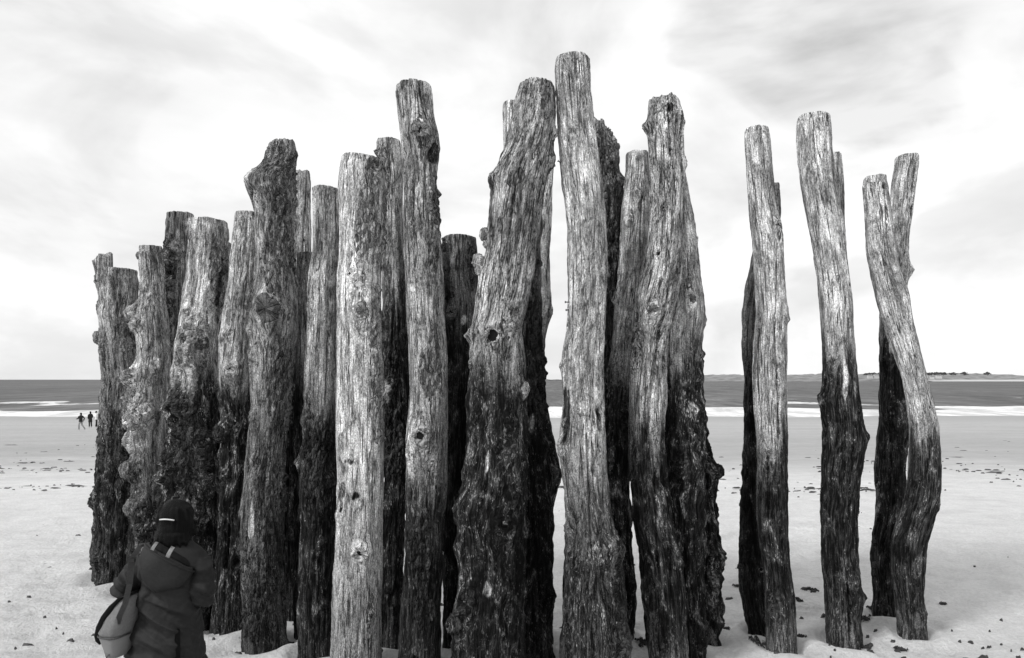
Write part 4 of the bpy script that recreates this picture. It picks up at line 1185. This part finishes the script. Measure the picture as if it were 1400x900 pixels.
def build_walker():
    Y = 4.2
    k = Y / F
    X0 = (228 - 700) * k
    Z0 = gz(X0, Y)
    root = thing('person', 'woman seen from behind in a dark hooded coat, black hair with a pale clip', 'person', (X0, Y, Z0))
    W = lambda px, py, y=0.0: Vector(((px - 228) * k, y, EYE - (py - HOR) * k - Z0))
    hc = W(240, 712, .03)                       # middle of the head
    # body, one skin
    bm = bmesh.new()
    head_pieces(bm, hc, radians(-6))
    loft_bm(bm, [(.80, .0, 0, .155, .105), (.95, .01, 0, .14, .095), (1.05, .02, 0, .125, .09), (1.2, .03, .0, .15, .10), (1.30, .035, 0, .14, .075), (1.35, .045, .005, .07, .06), (1.43, .05, .01, .06, .06)], 24)
    el = {}
    for s, sh, eb, wr in ((-1, (-.115, 0, 1.285), (-.24, -.03, 1.08), (-.075, .27, 1.17)), (1, (.185, 0, 1.285), (.232, -.025, 1.06), (.06, .26, 1.13))):
        tube_bm(bm, [sh, ((sh[0] + eb[0]) / 2, -.02, (sh[2] + eb[2]) / 2), eb, tuple((eb[i] + wr[i]) / 2 for i in range(3)), wr], [.052, .046, .04, .036, .026], 12)
        dv = Vector(wr) - Vector(eb)
        hand_pieces(bm, wr, (dv.x * .35, dv.y, dv.z + .04), -s, .8, .95)
    for s in (-1, 1):
        tube_bm(bm, [(s * .085, 0, .85), (s * .088, .0, .5), (s * .09, -.01, .46), (s * .092, -.015, .3), (s * .095, -.02, .09)], [.085, .058, .052, .053, .036], 14)
        tube_bm(bm, [(s * .095, -.04, .06), (s * .10, .05, .035), (s * .11, .16, .03)], [.04, .036, .028], 10)
    remesh('body', bm, .0075, M['skin'], root, None, 3)

    # coat with sleeves, one cloth skin
    def folds(co):
        z = co[:, 2]
        q = co * np.array([5.5, 5.5, 8.0])
        diag = co.copy()
        diag[:, 2] = co[:, 2] + 0.55 * co[:, 0]
        f1 = gnoise(diag * np.array([3.2, 3.2, 13.0]) + 4)
        f2 = 1 - 2 * np.abs(gnoise(diag * np.array([4.5, 4.5, 10]) + 14))
        low = np.clip((1.15 - z) / .4, 0, 1)
        vert = gnoise(co * np.array([14, 14, 1.4]) + 33)
        f3 = 1 - 2.4 * np.abs(gnoise(diag * np.array([7, 7, 15]) + 54))
        att = np.clip((1.36 - z) / .12, 0.1, 1)
        sleeve = np.clip((np.abs(co[:, 0] - .03) - .17) / .04, 0, 1)
        return att * (.022 * f1 + .020 * f2 - .008 + .010 * f3 * (.5 + sleeve) + .007 * low * vert + .0025 * gnoise(co * 30))
    bm = bmesh.new()
    loft_bm(bm, [(.50, .005, 0, .225, .17), (.62, .005, 0, .217, .168), (.70, .003, 0, .210, .166), (.85, .008, 0, .193, .155), (.98, .025, 0, .172, .142), (1.10, .032, 0, .176, .142),
                 (1.22, .036, 0, .19, .145), (1.29, .04, 0, .20, .125), (1.335, .042, 0, .175, .105), (1.37, .046, 0, .12, .09), (1.395, .05, .01, .09, .085), (1.44, .052, .015, .08, .08)], 40, 2.3)
    for sh, eb, wr in (((-.115, 0, 1.275), (-.238, -.035, 1.075), (-.085, .23, 1.16)), ((.190, 0, 1.27), (.232, -.03, 1.055), (.11, .23, 1.14))):
        md = tuple((sh[i] + eb[i]) / 2 for i in range(3))
        sgn = -1 if sh[0] < 0 else 1
        tube_bm(bm, [sh, (md[0] + sgn * .012, md[1] - .01, md[2]), (eb[0], eb[1] - .01, eb[2] + .05), eb, (eb[0] - sgn * .04, eb[1] + .09, eb[2] + .015), tuple((eb[i] * .45 + wr[i] * .55) for i in range(3)), wr],
                [.070, .072, .066, .060, .060, .055, .048], 18)
    remesh('coat', bm, .0065, M['coat'], root, folds, 4)
    # vent flap at the back of the skirt
    bm = bmesh.new()
    pts = []
    for i in range(9):
        t = i / 8
        z = .895 - t * .38
        xx = .135 - .02 * t
        pts.append((xx, z))
    vsA = [bm.verts.new((x - .012, -(.150 + .018 * (i / 8)) + .012, z)) for i, (x, z) in enumerate(pts)]
    vsB = [bm.verts.new((x + .018 + .03 * i / 8, -(.130 + .016 * (i / 8)) - .012, z)) for i, (x, z) in enumerate(pts)]
    for i in range(8):
        bm.faces.new((vsA[i], vsA[i + 1], vsB[i + 1], vsB[i]))
    bmesh.ops.solidify(bm, geom=bm.faces[:], thickness=.008)
    bm_obj('vent_flap', bm, M['coat'], root, True)
    # hood lying on the back: a pouch whose mouth gapes up and to the right
    ux = Vector((.86, 0, -.50)).normalized()      # along the mouth, falling to the right
    n = 36
    V = []
    prof = [(1.0, .0), (1.10, .012), (1.13, .05), (1.08, .10), (.93, .145), (.66, .18), (.36, .198), (.12, .204)]
    c0 = W(246, 752, -.105)
    dn = Vector((-.38, -.22, -.90)).normalized()
    bk = ux.cross(dn).normalized()
    if bk.y > 0: bk = -bk
    for (r, h) in prof:
        for j in range(n):
            a = 2 * pi * j / n
            V.append(c0 + ux * (.150 * r * cos(a)) + bk * (.078 * r * sin(a)) + dn * h * (1.0 + .12 * sin(a)))
    V.append(c0 + dn * .205)
    Q = grid_quads(len(prof), n)
    T = [((len(prof) - 1) * n + j, (len(prof) - 1) * n + (j + 1) % n, len(V) - 1) for j in range(n)]
    Vn = np.array([tuple(v) for v in V])
    Vn = Vn + 0.010 * np.stack([gnoise(Vn * 9 + 2), gnoise(Vn * 9 + 8), gnoise(Vn * 11 + 14)], -1) + .012 * (Vn[:, 2] < c0.z - .03)[:, None] * gnoise((Vn + .25 * Vn[:, [2, 2, 2]]) * np.array([7, 7, 22.0]))[:, None]
    hood = link('hood', np_mesh('hood', Vn, Q, T), M['coat'], root)
    sol = hood.modifiers.new('thickness', 'SOLIDIFY')
    sol.thickness = .008
    sub = hood.modifiers.new('sub', 'SUBSURF')
    sub.levels = sub.render_levels = 1
    rim = [c0 + ux * (.166 * cos(2 * pi * j / 40)) + bk * (.088 * sin(2 * pi * j / 40)) + dn * .022 for j in range(41)]
    bm = bmesh.new()
    tube_bm(bm, rim, [(.006, .009)] * 41, 8)
    bm_obj('hood_hem', bm, M['coat'], root, True)
    # black lining showing inside the mouth, up to the collar
    bm = bmesh.new()
    loft_bm(bm, [(0, 0, 0, .138, .066), (.02, 0, 0, .132, .062), (.035, 0, .01, .10, .05)], 28)
    Rm = Matrix((ux, bk, -dn)).transposed().to_4x4()
    bmesh.ops.transform(bm, matrix=Matrix.Translation(c0 + dn * .012) @ Rm, verts=bm.verts)
    bm_obj('hood_lining', bm, M['lining'], root, True)
    for (xa, ya, xb, yb, wd) in ((234.0, 732.5, 230.5, 741.5, .020), (255.0, 738.5, 250.5, 751, .024)):
        a, b = W(xa, ya, -.165), W(xb, yb, -.195)
        d_ = (b - a)
        s_ = Vector((d_.z, 0, -d_.x)).normalized() * (wd / 2)
        bm = bmesh.new()
        prev = None
        for i in range(5):
            t = i / 4
            p = a.lerp(b, t) + Vector((0, -.008 * sin(t * pi), 0))
            cur = (bm.verts.new(p - s_), bm.verts.new(p + s_))
            if prev: bm.faces.new((prev[0], prev[1], cur[1], cur[0]))
            prev = cur
        bmesh.ops.solidify(bm, geom=bm.faces[:], thickness=.004)
        bm_obj('drawcord_tape', bm, M['white'], root, True)
    # stand-up collar
    bm = bmesh.new()
    loft_bm(bm, [(1.365, .05, .01, .098, .092), (1.40, .052, .012, .088, .085), (1.445, .054, .016, .080, .078), (1.447, .054, .016, .07, .068), (1.40, .052, .012, .07, .068)], 30)
    bm_obj('collar', bm, M['lining'], root, True)
    # hair: bob falling to the collar, tucked with a clip
    def strands(co):
        a = np.arctan2(co[:, 0] - hc.x, co[:, 1] - hc.y)
        return .006 * gnoise(co * 13) + .0016 * gnoise(np.stack([a * 30, co[:, 2] * 6, 0 * a], -1))
    bm = bmesh.new()
    ball_bm(bm, hc + Vector((0, -.02, .025)), (.102, .104, .106), 3)
    ball_bm(bm, hc + Vector((-.002, -.05, -.04)), (.097, .072, .09), 3)
    loft_bm(bm, [(hc.z - .135, hc.x - .004, hc.y - .045, .088, .062), (hc.z - .125, hc.x - .004, hc.y - .045, .100, .072), (hc.z - .08, hc.x, hc.y - .038, .106, .082),
                 (hc.z - .03, hc.x, hc.y - .030, .106, .09), (hc.z + .03, hc.x, hc.y - .02, .102, .098)], 30)
    tube_bm(bm, [hc + Vector((.085, .0, -.05)), hc + Vector((.112, -.01, -.085)), hc + Vector((.122, -.015, -.095))], [.03, .014, .004], 8)
    tube_bm(bm, [hc + Vector((-.08, -.02, -.08)), hc + Vector((-.105, -.04, -.115)), hc + Vector((-.112, -.045, -.125))], [.03, .016, .004], 8)
    hr = random.Random(3)
    for q in range(16):
        a_ = pi + hr.uniform(0, pi)
        o_ = Vector((hc.x - .004 + .094 * cos(a_), hc.y - .04 + .07 * sin(a_), hc.z - .07))
        ln = hr.uniform(.055, .095)
        tube_bm(bm, [o_, o_ + Vector((.012 * cos(a_), .012 * sin(a_), -ln * .6)), o_ + Vector((.022 * cos(a_) + hr.uniform(-.01, .01), .015 * sin(a_), -ln))], [.02, .015, .004], 8)
    for q in range(10):
        a_ = pi + hr.uniform(.1, pi - .1)
        tube_bm(bm, [hc + Vector((.03 * cos(a_), .03 * sin(a_) - .02, .115)), hc + Vector((.088 * cos(a_), .088 * sin(a_) - .02, .08)), hc + Vector((.106 * cos(a_), .100 * sin(a_) - .02, .02)), hc + Vector((.106 * cos(a_), .098 * sin(a_) - .02, -.05))], [.010, .012, .012, .008], 8)
    remesh('hair', bm, .006, M['hair'], root, strands, 3)
    bm = bmesh.new()
    a, b = W(229, 706.5, -.15), W(249, 707, -.15)
    pts = []
    for i in range(9):
        t = i / 8
        p = a.lerp(b, t)
        pts.append((p.x, hc.y - .02 - .104 * math.sqrt(max(.1, 1 - ((p.x - hc.x) / .1) ** 2)) - .012, p.z + .006 * sin(t * pi)))
    tube_bm(bm, pts, [(.0045, .0045)] * 9, 8)
    bm_obj('hair_clip', bm, M['metal'], root, True)
    # trousers and boots
    for s in (-1, 1):
        bm = bmesh.new()
        tube_bm(bm, [(s * .085, 0, .82), (s * .088, 0, .5), (s * .091, -.012, .3), (s * .095, -.02, .13)], [.095, .07, .066, .06], 16)
        bm_obj('trouser_leg', bm, M['trouser'], root, True)
        bm = bmesh.new()
        tube_bm(bm, [(s * .095, -.02, .2), (s * .095, -.025, .1), (s * .096, -.03, .045)], [.055, .052, .054], 14)
        tube_bm(bm, [(s * .094, -.075, .035), (s * .097, 0, .042), (s * .105, .09, .034), (s * .112, .19, .026)], [(.03, .042), (.042, .046), (.034, .05), (.022, .036)], 12)
        remesh('boot', bm, .009, M['boot'], root, None, 3)

    # shoulder bag: its own thing, hung from the left shoulder
    bag = thing('shoulder_bag', 'grey canvas shoulder bag with a paler base, hanging from the hooded woman’s left shoulder', 'bag', (X0, Y, Z0))
    Rz = Matrix.Rotation(radians(-12), 4, 'Z')
    c = W(177, 851, -.10)
    Ry = Matrix.Rotation(radians(4), 4, 'Y')
    TM = Matrix.Translation(c) @ Rz @ Ry

    def bagpart(name, rows, mat, pw, fold=0.0, seg=40):
        bm = bmesh.new()
        loft_bm(bm, rows, seg, pw)
        bmesh.ops.transform(bm, matrix=TM, verts=bm.verts)
        for v in bm.verts:
            q = np.array([[v.co.x * 16, v.co.y * 16, v.co.z * 22]])
            v.co += Vector((1, .6, 0)) * fold * float(gnoise(q)[0])
        return bm_obj(name, bm, mat, bag, True)
    bagpart('bag_body', [(-.022, 0, 0, .066, .115), (.0, 0, .0, .069, .118), (.03, .004, .0, .068, .118), (.06, .010, .005, .064, .114), (.09, .02, .007, .058, .108), (.12, .034, .01, .052, .10), (.15, .046, .012, .046, .09), (.18, .058, .015, .038, .078), (.205, .068, .018, .026, .06), (.215, .072, .02, .012, .04)], M['canvas'], 3.0, .012, 64)
    bagpart('bag_base', [(-.150, .012, 0, .036, .078), (-.146, .012, 0, .045, .088), (-.10, .008, 0, .054, .10), (-.03, 0, 0, .068, .118), (-.017, 0, 0, .070, .120), (-.015, 0, 0, .06, .105)], M['bagbase'], 3.6, .002)
    bm = bmesh.new()
    tube_bm(bm, [TM @ Vector((.072 * math.copysign(abs(cos(a)) ** .55, cos(a)), .122 * math.copysign(abs(sin(a)) ** .55, sin(a)), -.018)) for a in [2 * pi * j / 48 for j in range(49)]], [.005] * 49, 6)
    bm_obj('piping', bm, M['bagflap'], bag, True)
    bm = bmesh.new()
    tube_bm(bm, [TM @ Vector((.072 - .004 * t, -.045 + .10 * t, .224 + .004 * sin(3 * t))) for t in (0, .25, .5, .75, 1)], [(.005, .008)] * 5, 6)
    bm_obj('zip', bm, M['buckle'], bag, True)
    bm = bmesh.new()
    pr = [(.075, .222, .05), (.035, .212, .075), (-.005, .165, .095), (-.040, .105, .11), (-.064, .04, .118), (-.076, -.02, .114), (-.078, -.055, .10), (-.072, -.085, .075)]
    prev = None
    for (x, z, hy) in pr:
        cur = [bm.verts.new((x, y * hy, z)) for y in (-1, -.5, 0, .5, 1)]
        if prev:
            for i in range(4): bm.faces.new((prev[i], prev[i + 1], cur[i + 1], cur[i]))
        prev = cur
    bmesh.ops.solidify(bm, geom=bm.faces[:], thickness=.010)
    bmesh.ops.transform(bm, matrix=TM, verts=bm.verts)
    bm_obj('bag_flap', bm, M['bagflap'], bag, True)

    def strap(name, pts, wd, mat, thick=.004, side=Vector((1, 0, 0))):
        bm = bmesh.new()
        prev = None
        for p in pts:
            p = Vector(p)
            cur = (bm.verts.new(p - side * wd / 2), bm.verts.new(p + side * wd / 2))
            if prev: bm.faces.new((prev[0], prev[1], cur[1], cur[0]))
            prev = cur
        bmesh.ops.solidify(bm, geom=bm.faces[:], thickness=thick)
        return bm_obj(name, bm, mat, bag, True)
    sp = [W(186, 838, -.20), W(190, 826, -.205), W(195, 812, -.19), W(198, 790, -.172), W(199, 770, -.16), W(200, 752, -.14), W(201, 744, -.09), W(201, 741.5, -.03), W(200, 744, .04), W(198, 755, .11), W(194, 790, .16), W(186, 820, .12), W(181, 838, .02)]
    strap('strap', sp, .036, M['webbing'])
    strap('strap_slider', [W(198.5, 787, -.176), W(199.5, 770, -.172), W(200.5, 757, -.158)], .043, M['webbing'], .007)
    bm = bmesh.new()
    p = W(200, 757, -.158)
    box_bm(bm, (p.x - .022, p.y - .008, p.z - .014), (p.x + .022, p.y + .004, p.z + .014))
    bmesh.ops.bevel(bm, geom=bm.edges[:], offset=.004, segments=2, affect='EDGES')
    bm_obj('buckle', bm, M['buckle'], bag)
    strap('strap_tail', [W(178, 874, -.19), W(173, 880, -.20), W(170.5, 887, -.205), W(171, 894, -.20), W(174, 898, -.19)], .012, M['webbing'])


def simple_person(label, px, foot_py, hpx, coat, legs, kind, yaw):
    """far walker: one continuous body with clothing children"""
    # find the distance at which the sloping foreshore projects to the foot row
    Y = 40.0
    for _ in range(60):
        Y = F * (EYE - float(np.interp(Y, _py, _pz))) / (foot_py - HOR) * 0.5 + Y * 0.5
    X = (px - 700) * Y / F
    root = thing('person', label, 'person', (X, Y, gz(X, Y) - .005), 'walkers far off by the surf', yaw)
    s = hpx * Y / F / 1.70
    root.scale = (s, s, s)
    st = .20 if kind == 'stride' else .03
    bm = bmesh.new()
    head_pieces(bm, (0, 0.0, 1.57))
    loft_bm(bm, [(.86, 0, 0, .15, .10), (1.05, 0, 0, .13, .09), (1.25, 0, 0, .165, .10), (1.38, 0, 0, .16, .08), (1.43, 0, 0, .07, .06)], 16)
    arms = {'stride': [((-.19, 0, 1.36), (-.24, .1, 1.12), (-.2, .30, 1.1)), ((.19, 0, 1.36), (.25, -.16, 1.14), (.22, -.1, .92))],
            'still': [((-.19, 0, 1.36), (-.24, -.03, 1.1), (-.16, .12, .95)), ((.19, 0, 1.36), (.24, -.03, 1.1), (.16, .12, .95))]}[kind]
    legp = [[(-.085, 0, .88), (-.09, st * .7, .5), (-.09, st * .6, .08)], [(.085, 0, .88), (.09, -st * .3, .5), (.09, -st * 2.0, .12 if kind == 'stride' else .08)]]
    for a in arms:
        tube_bm(bm, a, [.05, .042, .028], 10)
        dv = Vector(a[2]) - Vector(a[1])
        hand_pieces(bm, a[2], dv + Vector((0, .02, 0)), 1, .5)
    for l in legp:
        tube_bm(bm, l, [.085, .056, .038], 12)
        e = Vector(l[2])
        tube_bm(bm, [e + Vector((0, -.04, -.04)), e + Vector((0, .07, -.05)), e + Vector((0, .15, -.055))], [.038, .034, .024], 8)
    remesh('body', bm, .012, M['skin'], root, None, 2)
    bm = bmesh.new()
    hem = .55 if kind == 'still' and coat is M['darkcloth'] else .82
    loft_bm(bm, [(hem, 0, 0, .20, .155), (.95, 0, 0, .175, .13), (1.1, 0, 0, .165, .125), (1.3, 0, 0, .20, .13), (1.4, 0, 0, .18, .105), (1.46, 0, 0, .085, .08)], 20)
    for a in arms:
        tube_bm(bm, a, [.068, .06, .045], 12)
    remesh('jacket', bm, .018, coat, root, lambda co: .010 * gnoise(co * 9), 3)
    for l in legp:
        bm = bmesh.new()
        tube_bm(bm, [l[0], l[1], (l[2][0], l[2][1], l[2][2] + .02)], [.095, .07, .06], 12)
        bm_obj('trouser_leg', bm, legs, root, True)
    bm = bmesh.new()
    ball_bm(bm, (0, -.02, 1.61), (.09, .10, .095), 3)
    ball_bm(bm, (0, -.05, 1.53), (.08, .06, .09), 3)
    remesh('hair', bm, .015, M['hair'], root, None, 2)


# ------------------------------------------------------------------ weed on the sand
def build_weed():
    rnd = random.Random(12)
    spots = [(1105, 809, 12, 'flat wide seaweed clump on sand between the split-headed post and the wavy one'),
             (1095, 876, 7, 'small dark seaweed lump at the right of the slim split-headed post foot'),
             (1035, 882, 11, 'seaweed tangle on the sand left of the slim split-headed post foot'),
             (1231, 884, 9, 'dark seaweed knot lying below the foot of the bent S-shaped post'),
             (1184, 853, 7, 'seaweed scrap beside the right foot of the wavy post'),
             (1127, 847, 5, 'seaweed scrap touching the left foot of the wavy post'),
             (1191, 836, 5, 'seaweed tuft at the left foot of the slanting pale-headed post'),
             (1007, 805, 5, 'seaweed tuft left of the dark curved post'),
             (1092, 821, 5, 'thin seaweed strand right beside the slim split-headed post'),
             (1288, 825, 5, 'dark seaweed scrap in the sand at the right, past the bent post'),
             (878, 882, 9, 'seaweed strands between the tallest post and the grooved kinked post'),
             (1185, 882, 10, 'scatter of seaweed crumbs on the sand right of the wavy post foot'),
             (126, 784, 5, 'seaweed scrap at the foot of the leftmost post'),
             (136, 803, 5, 'brown weed crumb on the sand below the leftmost post'),
             (992, 862, 6, 'seaweed shred by the black gnarled stocky foot')]
    for px, py, sz, lab in spots:
        Y = F * EYE / (py - HOR)
        k = Y / F
        X = (px - 700) * k
        s = sz * k
        bm = bmesh.new()
        for q in range(16):
            a = rnd.uniform(0, 2 * pi)
            p = Vector((rnd.gauss(0, .38) * s, rnd.gauss(0, .35) * s, 0))
            d = Vector((cos(a), sin(a) * .8, 0))
            pts, rr = [], []
            for i in range(6):
                t = i / 5
                z = .006 + .012 * sin(t * pi) * rnd.uniform(.3, 1.3)
                pts.append(Vector((p.x, p.y, gz(X + p.x, Y + p.y) + z)))
                rr.append((.003 + .011 * sin(pi * min(1, t * .8 + .15)), .003))
                d = Matrix.Rotation(rnd.uniform(-.8, .8), 3, 'Z') @ d
                p = p + d * s * .15
            tube_bm(bm, pts, rr, 6)
        o = bm_obj('seaweed', bm, M['weed'], None, True)
        o.location = (X, Y, 0)
        tag(o, lab, 'seaweed', 'seaweed clumps round the posts')
    # strand lines further down the beach: uncountable crumbs
    rs = np.random.RandomState(5)
    V, T = [], []
    n0 = 0
    for (yc, sp, n, xr) in ((16.6, .35, 544, 14), (18.5, .8, 442, 17), (21.5, .7, 714, 20), (24.5, 1.2, 510, 24), (12.5, 1.6, 60, 12), (33, 4, 238, 34), (6.1, .4, 160, 5), (5.55, .3, 130, 4.5), (7.2, .6, 110, 6), (9.5, 1.2, 90, 9)):
        xs = rs.uniform(-xr, xr, n)
        cl = gnoise(np.stack([xs * .35, xs * 0 + yc, xs * 0], -1))
        keep = cl + rs.uniform(-.3, .35, n) > .09
        xs = xs[keep]
        ys = yc + rs.normal(0, sp, len(xs)) + .6 * gnoise(np.stack([xs * .2, xs * 0 + yc, xs * 0 + 4], -1))
        zs = ground_z(xs, ys)
        for x, y, z in zip(xs, ys, zs):
            m = 9
            s = min(.2, .028 * np.exp(rs.normal(0, .7))) * max(y / 20, .42)
            if y < 11: s = min(s, .03)
            a = np.linspace(0, 2 * pi, m, endpoint=False)
            r = s * (.5 + .8 * rs.rand(m))
            ring = np.stack([x + r * np.cos(a) * 2.0, y + r * np.sin(a) * 1.0, np.full(m, z - .01)], -1)
            ring2 = np.stack([x + r * np.cos(a) * 1.2, y + r * np.sin(a) * .6, z + .006 + .02 * rs.rand(m)], -1)
            V.append(ring); V.append(ring2); V.append(np.array([[x, y, z + .02]]))
            for j in range(m):
                j2 = (j + 1) % m
                T += [(n0 + j, n0 + j2, n0 + m + j2), (n0 + j, n0 + m + j2, n0 + m + j), (n0 + m + j, n0 + m + j2, n0 + 2 * m)]
            n0 += 2 * m + 1
    o = link('seaweed_wrack', np_mesh('seaweed_wrack', np.concatenate(V), None, T), M['weed'], None, False)
    tag(o, 'scattered dark strand line of seaweed crumbs across the wet foreshore', 'seaweed', None, 'stuff')


# ------------------------------------------------------------------ build
build_posts()
build_beach()
build_sea()
build_coast()
build_houses_and_trees()
build_walker()
simple_person('distant figure in a long dark coat standing by the surf, middle of three', 123.5, 584.5, 22, M['darkcloth'], M['darkcloth'], 'still', radians(60))
simple_person('distant walker mid-stride in dark top and pale trousers, leftmost by the surf', 110.5, 588.5, 24, M['darkcloth'], M['greycloth'], 'stride', radians(75))
simple_person('distant figure in a white jacket and dark trousers, half behind the leftmost post', 132.0, 584.5, 22.5, M['whitecloth'], M['darkcloth'], 'still', radians(-60))
build_weed()
